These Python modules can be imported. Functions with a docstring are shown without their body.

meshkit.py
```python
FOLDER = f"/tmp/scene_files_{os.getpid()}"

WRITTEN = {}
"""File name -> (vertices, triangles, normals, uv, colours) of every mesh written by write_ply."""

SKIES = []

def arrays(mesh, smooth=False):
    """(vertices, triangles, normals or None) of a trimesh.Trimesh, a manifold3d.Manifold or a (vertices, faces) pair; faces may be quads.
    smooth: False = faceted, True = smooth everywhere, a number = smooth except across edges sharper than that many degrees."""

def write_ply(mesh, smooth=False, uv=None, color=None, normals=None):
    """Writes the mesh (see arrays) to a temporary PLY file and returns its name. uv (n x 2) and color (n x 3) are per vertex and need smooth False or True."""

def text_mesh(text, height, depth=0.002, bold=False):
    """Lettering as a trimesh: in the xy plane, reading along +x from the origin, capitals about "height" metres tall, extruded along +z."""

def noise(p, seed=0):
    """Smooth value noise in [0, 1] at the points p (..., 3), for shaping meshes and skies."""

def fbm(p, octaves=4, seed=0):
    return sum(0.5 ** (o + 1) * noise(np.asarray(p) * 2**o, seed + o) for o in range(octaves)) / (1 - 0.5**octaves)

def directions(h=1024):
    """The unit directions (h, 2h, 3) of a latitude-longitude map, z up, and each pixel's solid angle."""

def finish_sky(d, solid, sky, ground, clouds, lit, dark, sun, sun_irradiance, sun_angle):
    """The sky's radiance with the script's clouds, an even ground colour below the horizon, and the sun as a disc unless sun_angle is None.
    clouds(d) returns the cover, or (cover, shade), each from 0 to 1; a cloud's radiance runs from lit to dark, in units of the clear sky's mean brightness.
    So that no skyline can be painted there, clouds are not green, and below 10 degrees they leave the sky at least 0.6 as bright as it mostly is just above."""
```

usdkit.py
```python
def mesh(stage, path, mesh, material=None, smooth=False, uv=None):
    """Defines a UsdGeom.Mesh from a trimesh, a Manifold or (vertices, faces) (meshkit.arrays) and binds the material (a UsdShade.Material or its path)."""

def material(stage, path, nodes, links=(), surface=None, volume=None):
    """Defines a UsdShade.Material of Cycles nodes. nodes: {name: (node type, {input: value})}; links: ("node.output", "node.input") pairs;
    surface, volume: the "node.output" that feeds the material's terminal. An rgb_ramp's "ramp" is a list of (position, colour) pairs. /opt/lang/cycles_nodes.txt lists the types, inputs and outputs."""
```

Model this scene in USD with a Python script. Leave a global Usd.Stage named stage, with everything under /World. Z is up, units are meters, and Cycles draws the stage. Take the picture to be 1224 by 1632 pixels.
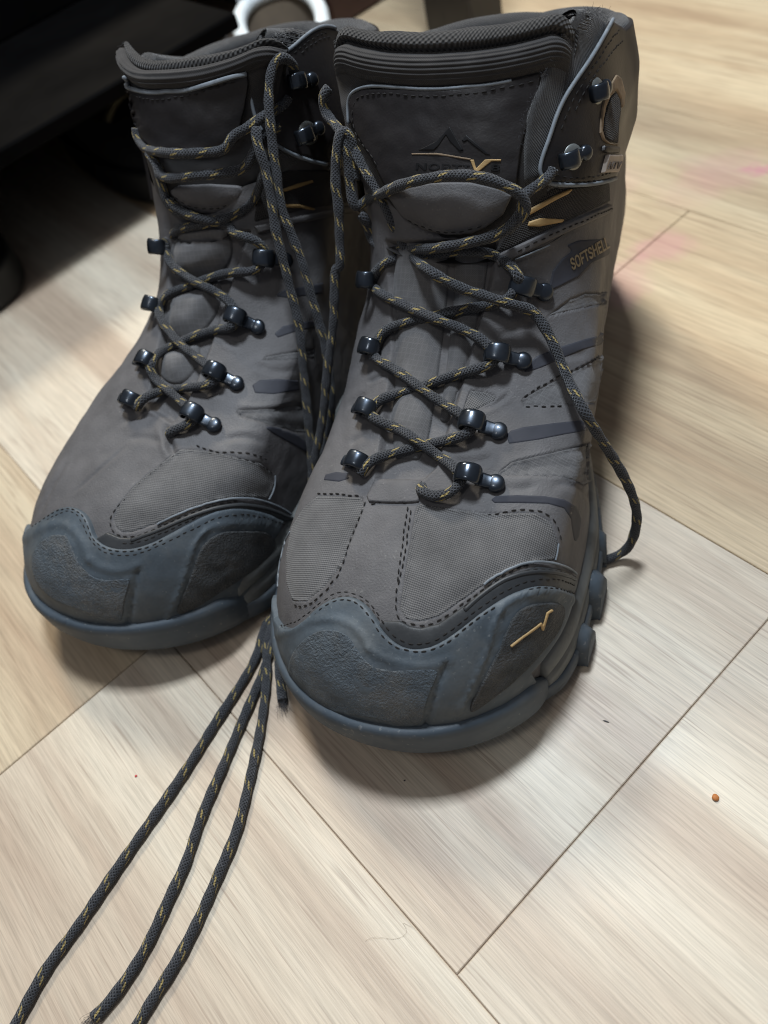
import math, random
import numpy as np
import trimesh, shapely
from shapely.geometry import Polygon, LineString, Point
from scipy.interpolate import PchipInterpolator, LinearNDInterpolator, splprep, splev
from scipy.spatial import cKDTree, Delaunay
from pxr import Usd, UsdGeom, UsdLux, UsdShade, Gf, Vt, Sdf
import usdkit, meshkit
from meshkit import fbm, noise, text_mesh

stage = Usd.Stage.CreateInMemory()
UsdGeom.SetStageUpAxis(stage, 'Z')
UsdGeom.SetStageMetersPerUnit(stage, 1.0)
UsdGeom.Xform.Define(stage, '/World')
rng = np.random.default_rng(7)
random.seed(7)

# ------------------------------------------------------------------ camera
FPX, PITCH, ROLL, YAW, CH = 1276.77, 0.885748, -0.341868, 0.470485, 0.295
FW = np.array([0, np.cos(PITCH), -np.sin(PITCH)])
_r0 = np.array([1.0, 0, 0]); _u0 = np.cross(_r0, FW)
RT = np.cos(ROLL) * _r0 + np.sin(ROLL) * _u0
UP = np.cross(RT, FW)
CAM = np.array([0, 0, CH])
cam = UsdGeom.Camera.Define(stage, '/World/camera')
M4 = np.eye(4); M4[0, :3] = RT; M4[1, :3] = UP; M4[2, :3] = -FW; M4[3, :3] = CAM
cam.AddTransformOp().Set(Gf.Matrix4d(M4.tolist()))
cam.CreateHorizontalApertureAttr(36.0); cam.CreateVerticalApertureAttr(48.0)
cam.CreateFocalLengthAttr(FPX / 1224 * 36.0)
cam.CreateFocusDistanceAttr(0.285); cam.CreateFStopAttr(11.0)
cam.CreateExposureAttr(0.0)
cam.CreateClippingRangeAttr(Gf.Vec2f(0.01, 50))

def px(p):
    q = np.asarray(p, float) - CAM
    w = q @ FW
    return np.stack([612 + FPX * (q @ RT) / w, 816 - FPX * (q @ UP) / w], -1)
def ray(x, y):
    return (x - 612) / FPX * RT - (y - 816) / FPX * UP + FW
def atz(x, y, z=0.0):
    d = ray(x, y)
    return CAM + d * (z - CH) / d[2]

# ------------------------------------------------------------------ lamps (room ceiling lamps and the soft ambience of the room)
def lamp(name, pos, target, w, h, inten, color):
    l = UsdLux.RectLight.Define(stage, '/World/' + name)
    l.CreateWidthAttr(w); l.CreateHeightAttr(h); l.CreateIntensityAttr(inten); l.CreateColorAttr(Gf.Vec3f(*color))
    pos = np.array(pos, float); f = np.array(target, float) - pos; f /= np.linalg.norm(f)
    r = np.cross(f, [0.01, 0.02, 1.0]); r /= np.linalg.norm(r); u = np.cross(r, f)
    m = np.eye(4); m[0, :3] = r; m[1, :3] = u; m[2, :3] = -f; m[3, :3] = pos
    l.AddTransformOp().Set(Gf.Matrix4d(m.tolist()))
    p = l.GetPrim()
    p.SetCustomDataByKey('kind', 'structure')
def ceiling(name, da, db, size, inten, color, h=2.2):
    # a ceiling lamp so placed that a point at height z throws its shadow (da, db) * z away, along and across the planks
    ax, bx = np.array([np.cos(YAW), np.sin(YAW)]), np.array([-np.sin(YAW), np.cos(YAW)])
    p = ax * (.18 - da * h) + bx * (.18 - db * h)
    d2 = (p[0] ** 2 + (p[1] - .2) ** 2 + h * h)
    lamp(name, (p[0], p[1], h), (0.08, 0.2, 0), size, size, 1.85 * inten * d2 / (size * size) * np.sqrt(d2) / h, color)
ceiling('ceiling_lamp', -.14, -.16, .17, 1.62, (.84, .94, 1.05), 1.15)
ceiling('ceiling_lamp_001', -.34, -.94, .46, .62, (1.0, .90, .74))
ceiling('ceiling_lamp_002', .42, .10, .36, .14, (1.0, .985, .96))
dome = UsdLux.DomeLight.Define(stage, '/World/room_ambience')
dm = usdkit.material(stage, '/World/Looks/room_ambience', {'b': ('background_shader', {'color': (.80, .86, 1.0), 'strength': .15})}, surface='b.background')
UsdShade.MaterialBindingAPI.Apply(dome.GetPrim()).Bind(dm)
dome.GetPrim().SetCustomDataByKey('kind', 'structure')

# ------------------------------------------------------------------ helpers for prims
_used = {}
def path_for(name, parent=None):
    base = (parent.GetPath().pathString if parent else '/World') + '/' + name
    n = _used.get(base, 0); _used[base] = n + 1
    return base if n == 0 else '%s_%03d' % (base, n)
def thing(name, label=None, cat=None, group=None, kind=None, parent=None):
    x = UsdGeom.Xform.Define(stage, path_for(name, parent)).GetPrim()
    for k, v in (('label', label), ('category', cat), ('group', group), ('kind', kind)):
        if v: x.SetCustomDataByKey(k, v)
    return x
def part(name, mesh, mat, parent=None, smooth=True, label=None, cat=None, group=None, kind=None, uv=None):
    m = usdkit.mesh(stage, path_for(name, parent), mesh, mat, smooth=smooth, uv=uv)
    p = m.GetPrim()
    for k, v in (('label', label), ('category', cat), ('group', group), ('kind', kind)):
        if v: p.SetCustomDataByKey(k, v)
    return p
def cat_meshes(ms):
    vs, fs, n = [], [], 0
    for m in ms:
        v, f = (m.vertices, m.faces) if hasattr(m, 'faces') else m
        v = np.asarray(v); f = np.asarray(f)
        if f.shape[1] == 4: f = np.vstack([f[:, [0, 1, 2]], f[:, [0, 2, 3]]])
        vs.append(v); fs.append(f + n); n += len(v)
    return np.vstack(vs), np.vstack(fs)

# ------------------------------------------------------------------ materials
def mat(name, nodes, links, surface='p.BSDF'):
    return usdkit.material(stage, '/World/Looks/' + name, nodes, links, surface=surface)

def plain(name, col, rough=.6, metal=0., spec=.5, var=.12, scale=60, bump=.0, bscale=900, bdist=.0004, dirt=None, dirt_scale=18, dirt_amt=.5, sheen=0., coat=0., speck=None):
    """base colour broken by noise at two scales, fine relief, optional dust."""
    n = {'g': ('geometry', {}), 'n1': ('noise_texture', {'scale': scale, 'detail': 5, 'roughness': .65}),
         'r1': ('map_range', {'from_min': .3, 'from_max': .7, 'to_min': 1 - var, 'to_max': 1 + var}),
         'c1': ('vector_math', {'math_type': 'scale', 'vector1': col}),
         'p': ('principled_bsdf', {'roughness': rough, 'metallic': metal, 'specular_ior_level': spec, 'sheen_weight': sheen, 'coat_weight': coat}),
         'n3': ('noise_texture', {'scale': scale * .35, 'detail': 3}),
         'r3': ('map_range', {'from_min': .3, 'from_max': .7, 'to_min': max(.05, rough - .12), 'to_max': min(1, rough + .12)})}
    l = [('g.position', 'n1.vector'), ('n1.fac', 'r1.value'), ('r1.result', 'c1.scale'), ('g.position', 'n3.vector'), ('n3.fac', 'r3.value'), ('r3.result', 'p.roughness')]
    out = 'c1.vector'
    if dirt:
        n['n4'] = ('noise_texture', {'scale': dirt_scale, 'detail': 6, 'roughness': .7})
        n['r4'] = ('map_range', {'from_min': .48, 'from_max': .72, 'to_min': 0, 'to_max': dirt_amt, 'clamp': True})
        n['mx'] = ('mix', {'color2': dirt})
        l += [('g.position', 'n4.vector'), ('n4.fac', 'r4.value'), ('r4.result', 'mx.fac'), (out, 'mx.color1')]
        out = 'mx.color'
    if speck:
        col_s, th_s, sc_s = speck
        n['n5'] = ('noise_texture', {'scale': sc_s, 'detail': 2, 'roughness': .5}); n['n6'] = ('noise_texture', {'scale': 22, 'detail': 2})
        n['a6'] = ('math', {'math_type': 'multiply_add', 'value2': .35, 'value3': -.175}); n['s6'] = ('math', {'math_type': 'add'})
        n['r5'] = ('map_range', {'from_min': th_s, 'from_max': th_s + .05, 'to_min': 0, 'to_max': .42, 'clamp': True}); n['m5'] = ('mix', {'color2': col_s})
        l += [('g.position', 'n5.vector'), ('g.position', 'n6.vector'), ('n6.fac', 'a6.value1'), ('n5.fac', 's6.value1'), ('a6.value', 's6.value2'), ('s6.value', 'r5.value'), ('r5.result', 'm5.fac'), (out, 'm5.color1')]
        out = 'm5.color'
    l.append((out, 'p.base_color'))
    if bump:
        n['n2'] = ('noise_texture', {'scale': bscale, 'detail': 4, 'roughness': .6})
        n['b'] = ('bump', {'strength': bump, 'distance': bdist})
        l += [('g.position', 'n2.vector'), ('n2.fac', 'b.height'), ('b.normal', 'p.normal')]
    return mat(name, n, l)

def weave(name, col, col2, pitch_u, pitch_v, bump=.7, bdist=.0005, rough=.85, grid=0, sheen=.1, stretch=(1, 1)):
    """woven cloth from the mesh's own st coordinates (metres): two crossed thread waves, optional ripstop grid."""
    n = {'uv': ('uvmap', {'attribute': 'st'}), 's': ('separate_xyz', {}), 'g': ('geometry', {}),
         'dn': ('noise_texture', {'scale': 250, 'detail': 2}), 'dm': ('math', {'math_type': 'multiply_add', 'value2': .0006, 'value3': -.0003}),
         'ua': ('math', {'math_type': 'add'}), 'va': ('math', {'math_type': 'add'}),
         'u': ('math', {'math_type': 'multiply', 'value2': 2 * math.pi / pitch_u}), 'v': ('math', {'math_type': 'multiply', 'value2': 2 * math.pi / pitch_v}),
         'su': ('math', {'math_type': 'sine'}), 'sv': ('math', {'math_type': 'sine'}),
         'm': ('math', {'math_type': 'multiply'}), 'h': ('map_range', {'from_min': -1, 'from_max': 1, 'to_min': 0, 'to_max': 1}),
         'mx': ('mix', {'color1': col2, 'color2': col}), 'nz': ('noise_texture', {'scale': 45, 'detail': 6, 'roughness': .7}),
         'rz': ('map_range', {'from_min': .3, 'from_max': .7, 'to_min': .72, 'to_max': 1.28}), 'sc': ('vector_math', {'math_type': 'scale'}),
         'p': ('principled_bsdf', {'roughness': rough, 'specular_ior_level': .25, 'sheen_weight': sheen, 'sheen_roughness': .5}), 'b': ('bump', {'strength': bump, 'distance': bdist})}
    l = [('uv.UV', 's.vector'), ('g.position', 'dn.vector'), ('dn.fac', 'dm.value1'), ('s.x', 'ua.value1'), ('dm.value', 'ua.value2'), ('s.y', 'va.value1'), ('dm.value', 'va.value2'),
         ('ua.value', 'u.value1'), ('va.value', 'v.value1'), ('u.value', 'su.value1'), ('v.value', 'sv.value1'),
         ('su.value', 'm.value1'), ('sv.value', 'm.value2'), ('m.value', 'h.value'), ('g.position', 'nz.vector'), ('nz.fac', 'rz.value'),
         ('mx.color', 'sc.vector1'), ('rz.result', 'sc.scale'), ('sc.vector', 'p.base_color'), ('b.normal', 'p.normal')]
    hh = 'h.result'
    if grid:
        for a, src in (('gx', 'ua'), ('gy', 'va')):
            n[a] = ('math', {'math_type': 'pingpong', 'value2': grid / 2}); n[a + 't'] = ('math', {'math_type': 'less_than', 'value2': grid * .07})
            l += [(src + '.value', a + '.value1'), (a + '.value', a + 't.value1')]
        n['gm'] = ('math', {'math_type': 'maximum'}); n['gs'] = ('math', {'math_type': 'multiply_add', 'value2': .7})
        l += [('gxt.value', 'gm.value1'), ('gyt.value', 'gm.value2'), ('gm.value', 'gs.value1'), ('h.result', 'gs.value3')]
        hh = 'gs.value'
    l += [(hh, 'b.height'), (hh, 'mx.fac')]
    return mat(name, n, l)

BROWN = (.100, .0945, .0945)
m_upper = plain('brown_grey_nubuck', BROWN, rough=.64, var=.16, scale=70, bump=.6, bscale=1300, bdist=.0004, dirt=(.14, .135, .135), dirt_scale=30, dirt_amt=.40, spec=.35, speck=((.19, .18, .17), .68, 900))
m_leather = plain('dark_brown_leather', (.0150, .0125, .0125), rough=.5, var=.15, scale=60, bump=.3, bscale=1200, bdist=.0003, dirt=(.034, .030, .028), dirt_scale=35, dirt_amt=.35, spec=.4)
m_vamp = weave('vamp_canvas', (.150, .145, .142), (.085, .081, .079), .0010, .0011, bump=.8, bdist=.0003)
m_rip = weave('ripstop_tongue', (.128, .124, .124), (.092, .089, .089), .0007, .0007, bump=.4, bdist=.0002, grid=.0021)
m_knit = weave('ribbed_knit', (.040, .037, .036), (.024, .022, .021), .0007, .0007, bump=.5, bdist=.0002)
m_mesh = weave('spacer_mesh', (.060, .056, .053), (.016, .015, .014), .0017, .0017, bump=.9, bdist=.0006)
m_lining = weave('collar_lining', (.066, .062, .060), (.022, .021, .020), .0012, .0014, bump=1.0, bdist=.0005, sheen=.3)
m_rubber = plain('navy_grey_rubber', (.066, .082, .096), rough=.6, var=.24, scale=50, bump=.4, bscale=800, bdist=.0003, dirt=(.15, .155, .15), dirt_scale=38, dirt_amt=.55, spec=.4, speck=((.2, .21, .21), .66, 700))
m_rubtex = plain('pebbled_rubber', (.080, .097, .112), rough=.62, var=.25, scale=160, bump=1.0, bscale=1100, bdist=.0012, dirt=(.155, .135, .11), dirt_scale=45, dirt_amt=.6, spec=.35, speck=((.2, .19, .17), .65, 900))
m_rubside = plain('scuffed_side_rubber', (.050, .053, .055), rough=.66, var=.3, scale=160, bump=1.0, bscale=1100, bdist=.0012, dirt=(.11, .098, .085), dirt_scale=50, dirt_amt=.6, spec=.3, speck=((.16, .15, .14), .66, 900))
m_band = plain('dark_rubber_band', (.032, .034, .036), rough=.5, var=.12, scale=60, bump=.2, bscale=900, bdist=.0003, dirt=(.08, .08, .078), dirt_scale=40, dirt_amt=.3, spec=.4)
m_mid = plain('grey_midsole', (.135, .14, .135), rough=.6, var=.18, scale=60, bump=.4, bscale=500, bdist=.0004, dirt=(.045, .043, .040), dirt_scale=55, dirt_amt=.6, spec=.35)
m_out = plain('outsole_rubber', (.058, .074, .090), rough=.58, var=.14, scale=60, bump=.3, bscale=600, bdist=.0003, dirt=(.12, .125, .125), dirt_scale=45, dirt_amt=.6, spec=.4, speck=((.22, .22, .21), .68, 500))
m_print = plain('dark_navy_print', (.043, .044, .053), rough=.65, var=.08, scale=80, bump=.3, bscale=1500, bdist=.0003, spec=.2)
m_logo = plain('logo_print', (.008, .0075, .008), rough=.5, spec=.3)
m_stitch = plain('dark_thread', (.022, .020, .019), rough=.8, spec=.2)
m_edge = plain('worn_pale_edge', (.17, .19, .21), rough=.7, var=.35, scale=300, dirt=(.05, .05, .05), dirt_scale=150, dirt_amt=.6)
m_metal = plain('gunmetal', (.045, .055, .070), rough=.30, metal=.85, spec=.6, var=.2, scale=200, bump=.1, bscale=500, bdist=.0002, coat=.3, dirt=(.10, .10, .10), dirt_scale=300, dirt_amt=.3)
m_tan = plain('tan_trim', (.42, .27, .11), rough=.6, var=.15, scale=200, bump=.3, bscale=1500)
m_tan2 = plain('faded_tan_print', (.20, .15, .085), rough=.6, var=.3, scale=300)
m_tan3 = plain('worn_tan_leather', (.20, .14, .085), rough=.75, var=.3, scale=200, bump=.4, bscale=900)
m_tag = plain('pale_tag', (.36, .30, .25), rough=.6, var=.12, scale=200)
m_tagtext = plain('tag_print', (.10, .08, .07), rough=.7)
m_strap = weave('webbing', (.050, .045, .042), (.016, .014, .013), .0010, .0010, bump=.8)
m_inside = plain('shaft_interior', (.02, .018, .017), rough=.9, bump=.5, bscale=500)

def lace_material():
    n = {'uv': ('uvmap', {'attribute': 'st'}), 's': ('separate_xyz', {}),   # x = metres along, y = 0..1 round the cord
         'k1': ('math', {'math_type': 'multiply', 'value2': 2 * math.pi / .0013}), 'k2': ('math', {'math_type': 'multiply', 'value2': 2 * math.pi * 8}),
         'a': ('math', {'math_type': 'add'}), 'b_': ('math', {'math_type': 'subtract'}), 'sa': ('math', {'math_type': 'sine'}), 'sb': ('math', {'math_type': 'sine'}),
         'mxx': ('math', {'math_type': 'maximum'}), 'h': ('map_range', {'from_min': -.6, 'from_max': 1, 'to_min': 0, 'to_max': 1, 'clamp': True}),
         # a bundle of ochre threads winding round the cord: visible as short flecks
         'w': ('math', {'math_type': 'multiply_add', 'value2': 1 / .0118}), 'wf': ('math', {'math_type': 'fraction'}), 'wt': ('math', {'math_type': 'less_than', 'value2': .21}),
         'q': ('math', {'math_type': 'greater_than', 'value2': .35}), 'fm': ('math', {'math_type': 'multiply'}), 'g': ('geometry', {}),
         'nz': ('noise_texture', {'scale': 700, 'detail': 3}), 'nr': ('map_range', {'from_min': .3, 'from_max': .7, 'to_min': .6, 'to_max': 1.4}),
         'c0': ('mix', {'color1': (.010, .011, .013), 'color2': (.050, .052, .058)}), 'sc': ('vector_math', {'math_type': 'scale'}),
         'cy': ('mix', {'color2': (.33, .25, .09)}), 'p': ('principled_bsdf', {'roughness': .8, 'specular_ior_level': .3, 'sheen_weight': .15}), 'bp': ('bump', {'strength': .9, 'distance': .0005})}
    l = [('uv.UV', 's.vector'), ('s.x', 'k1.value1'), ('s.y', 'k2.value1'), ('k1.value', 'a.value1'), ('k2.value', 'a.value2'), ('k1.value', 'b_.value1'), ('k2.value', 'b_.value2'),
         ('a.value', 'sa.value1'), ('b_.value', 'sb.value1'), ('sa.value', 'mxx.value1'), ('sb.value', 'mxx.value2'), ('mxx.value', 'h.value'),
         ('s.x', 'w.value1'), ('s.y2', 'w.value3')][:-1]
    n['st1'] = ('math', {'math_type': 'multiply', 'value2': 2 * math.pi * 7}); n['st2'] = ('math', {'math_type': 'multiply_add', 'value2': 700.0}); n['stv'] = ('math', {'math_type': 'sine'})
    l += [('s.y', 'st1.value1'), ('s.x', 'st2.value1'), ('st1.value', 'st2.value3'), ('st2.value', 'stv.value1')]
    n['y2'] = ('math', {'math_type': 'multiply', 'value2': 1.0})
    l += [('s.y', 'y2.value1'), ('y2.value', 'w.value3'), ('w.value', 'wf.value1'), ('wf.value', 'wt.value1'), ('stv.value', 'q.value1'), ('wt.value', 'fm.value1'), ('q.value', 'fm.value2'),
          ('g.position', 'nz.vector'), ('nz.fac', 'nr.value'), ('h.result', 'c0.fac'), ('c0.color', 'sc.vector1'), ('nr.result', 'sc.scale'), ('sc.vector', 'cy.color1'), ('fm.value', 'cy.fac'),
          ('cy.color', 'p.base_color'), ('h.result', 'bp.height'), ('bp.normal', 'p.normal')]
    return mat('braided_lace', n, l)
m_lace = lace_material()
m_fuzz = plain('lace_fuzz', (.05, .05, .055), rough=.9)

# ------------------------------------------------------------------ floor: wood-look planks, each its own piece
AX = np.array([np.cos(YAW), np.sin(YAW)]); BX = np.array([-AX[1], AX[0]])
def wood(i, tint, seed, stain=False):
    # streaks run along the plank (plank axis B); local coords of the plank mesh: x along A, y along B
    c_lo = tuple(np.array((.52, .41, .305)) * tint); c_mid = tuple(np.array((.645, .545, .415)) * tint); c_hi = tuple(np.array((.735, .655, .515)) * tint)
    n = {'t': ('texture_coordinate', {}),
         'mp': ('mapping', {'scale': (26, 2.2, 1), 'location': (seed * 3.1, seed * 1.7, seed)}), 'n1': ('noise_texture', {'scale': 1.0, 'detail': 4, 'roughness': .55, 'distortion': .35}),
         'mq': ('mapping', {'scale': (520, 14, 1), 'location': (seed, seed * 2.3, seed)}), 'n2': ('noise_texture', {'scale': 1.0, 'detail': 5, 'roughness': .6}),
         'mr': ('mapping', {'scale': (1700, 45, 1), 'location': (seed, seed, seed)}), 'n3': ('noise_texture', {'scale': 1.0, 'detail': 3, 'roughness': .6}),
         'r1': ('rgb_ramp', {'ramp': [(0, c_lo), (.36, c_lo), (.50, c_mid), (.64, c_hi), (1, c_hi)]}),
         'r2': ('map_range', {'from_min': .34, 'from_max': .66, 'to_min': .88, 'to_max': 1.05, 'clamp': True}), 'r3': ('map_range', {'from_min': .36, 'from_max': .56, 'to_min': .87, 'to_max': 1.04, 'clamp': True}),
         'mm': ('math', {'math_type': 'multiply'}), 'sc': ('vector_math', {'math_type': 'scale'}),
         'n5': ('noise_texture', {'scale': 14, 'detail': 5, 'roughness': .6}), 'rr': ('map_range', {'from_min': .3, 'from_max': .7, 'to_min': .36, 'to_max': .52}),
         'p': ('principled_bsdf', {'roughness': .45, 'specular_ior_level': .35}), 'b': ('bump', {'strength': .25, 'distance': .0003})}
    l = [('t.object', 'mp.vector'), ('t.object', 'mq.vector'), ('t.object', 'mr.vector'), ('mp.vector', 'n1.vector'), ('mq.vector', 'n2.vector'), ('mr.vector', 'n3.vector'), ('n1.fac', 'r1.fac'),
         ('n2.fac', 'r2.value'), ('n3.fac', 'r3.value'), ('r2.result', 'mm.value1'), ('r3.result', 'mm.value2'), ('r1.color', 'sc.vector1'), ('mm.value', 'sc.scale'),
         ('t.object', 'n5.vector'), ('n5.fac', 'rr.value'), ('rr.result', 'p.roughness'), ('n3.fac', 'b.height'), ('b.normal', 'p.normal')]
    n['mt'] = ('mapping', {'scale': (950, 24, 1), 'location': (seed * .7, seed * 1.9, seed)}); n['n4'] = ('noise_texture', {'scale': 1.0, 'detail': 2, 'roughness': .5})
    n['n6'] = ('noise_texture', {'scale': 9, 'detail': 3}); n['a4'] = ('math', {'math_type': 'multiply_add', 'value2': .5, 'value3': -.25}); n['s4'] = ('math', {'math_type': 'add'})
    n['r4'] = ('map_range', {'from_min': .57, 'from_max': .70, 'to_min': 0, 'to_max': .55, 'clamp': True}); n['mtk'] = ('mix', {'color2': tuple(np.array((.36, .27, .20)) * tint)})
    l += [('t.object', 'mt.vector'), ('mt.vector', 'n4.vector'), ('t.object', 'n6.vector'), ('n6.fac', 'a4.value1'), ('n4.fac', 's4.value1'), ('a4.value', 's4.value2'), ('s4.value', 'r4.value'), ('r4.result', 'mtk.fac'), ('sc.vector', 'mtk.color1')]
    out = 'mtk.color'
    if stain:      # faint pink spill marks
        n['ns'] = ('noise_texture', {'scale': 26, 'detail': 4, 'roughness': .6}); n['g'] = ('geometry', {})
        for k, (sx, sy, rad, amt) in enumerate(stain):
            n['d%d' % k] = ('vector_math', {'math_type': 'distance', 'vector2': (sx, sy, 0)})
            n['e%d' % k] = ('math', {'math_type': 'multiply_add', 'value2': .06, 'value3': -.03}); n['f%d' % k] = ('math', {'math_type': 'add'})
            n['m%d' % k] = ('map_range', {'range_type': 'smoothstep', 'from_min': rad * .2, 'from_max': rad, 'to_min': amt, 'to_max': 0, 'clamp': True})
            n['x%d' % k] = ('mix', {'color2': (.60, .27, .29)})
            l += [('g.position', 'd%d.vector1' % k), ('ns.fac', 'e%d.value1' % k), ('d%d.value' % k, 'f%d.value1' % k), ('e%d.value' % k, 'f%d.value2' % k), ('f%d.value' % k, 'm%d.value' % k), ('m%d.result' % k, 'x%d.fac' % k), (out, 'x%d.color1' % k)]
            out = 'x%d.color' % k
        l.append(('g.position', 'ns.vector'))
    l.append((out, 'p.base_color'))
    return mat('wood_%02d' % i, n, l)
floor = thing('floor', 'pale beige wood-look plank floor with fine dark joints', 'floor', kind='structure')
sub = trimesh.creation.box([5, 5, .01]); sub.apply_translation([.2, .8, -.0058])
part('joint_bed', sub, plain('joint_bed', (.27, .20, .145), rough=.8), floor, smooth=False)
STAINS = [(*atz(1060, 390)[:2], .022, .40), (*atz(985, 445)[:2], .025, .35), (*atz(1217, 272)[:2], .010, .7), (*atz(1160, 275)[:2], .032, .22), (*atz(990, 290)[:2], .028, .15), (*atz(1110, 300)[:2], .028, .14)]
rows = [(-.573, -.383, [(-2, -.6), (-.6, .5), (.5, 1.6)]), (-.383, -.193, [(-2, -.05), (-.05, .85), (.85, 2)]), (-.193, -.003, [(-2, -.756), (-.756, .2435), (.2435, 1.2435), (1.2435, 2.2)]),
        (-.003, .187, [(-2, .056), (.056, 1.056), (1.056, 2.1)]), (.187, .374, [(-2, -.766), (-.766, .234), (.234, 1.234), (1.234, 2.2)]),
        (.374, .46, [(-2, -.3), (-.3, .75), (.75, 2)]), (.46, .65, [(-2, .1), (.1, 1.1), (1.1, 2)]), (.65, .84, [(-2, -.2), (-.2, .8), (.8, 2)]), (.84, 1.03, [(-2, .3), (.3, 1.3), (1.3, 2)]), (1.03, 1.5, [(-2, .6), (.6, 2)]), (-1.5, -.573, [(-2, .6), (.6, 2)])]
woods, woods_near = [], []
for i in range(6):
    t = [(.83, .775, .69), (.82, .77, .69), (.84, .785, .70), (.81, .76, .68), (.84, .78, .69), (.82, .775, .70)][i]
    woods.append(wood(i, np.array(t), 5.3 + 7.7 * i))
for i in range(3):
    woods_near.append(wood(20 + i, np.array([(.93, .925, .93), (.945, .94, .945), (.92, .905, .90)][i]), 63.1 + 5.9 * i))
wood_st = wood(90, np.array((.87, .785, .65)), 91.7, STAINS)
RZ = math.degrees(YAW)
k = 0
for a0, a1, spans in rows:
    for b0, b1 in spans:
        g = .0002
        x0, x1, y0, y1 = a0 + g, a1 - g, b0 + g, b1 - g
        c = .00035
        v = [(x0, y0, -.004), (x1, y0, -.004), (x1, y1, -.004), (x0, y1, -.004), (x0, y0, -c), (x1, y0, -c), (x1, y1, -c), (x0, y1, -c), (x0 + c, y0 + c, 0), (x1 - c, y0 + c, 0), (x1 - c, y1 - c, 0), (x0 + c, y1 - c, 0)]
        f = [(8, 9, 10, 11)] + [(q, (q + 1) % 4, (q + 1) % 4 + 4, q + 4) for q in range(4)] + [(q + 4, (q + 1) % 4 + 4, (q + 1) % 4 + 8, q + 8) for q in range(4)]
        st = (a0 < .2 < a1 and b0 > .2) or (a0 > .15)
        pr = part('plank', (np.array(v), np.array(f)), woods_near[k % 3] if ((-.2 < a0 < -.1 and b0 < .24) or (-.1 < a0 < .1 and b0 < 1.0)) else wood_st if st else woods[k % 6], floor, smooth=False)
        UsdGeom.Xformable(pr).AddRotateZOp().Set(RZ)
        k += 1
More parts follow.
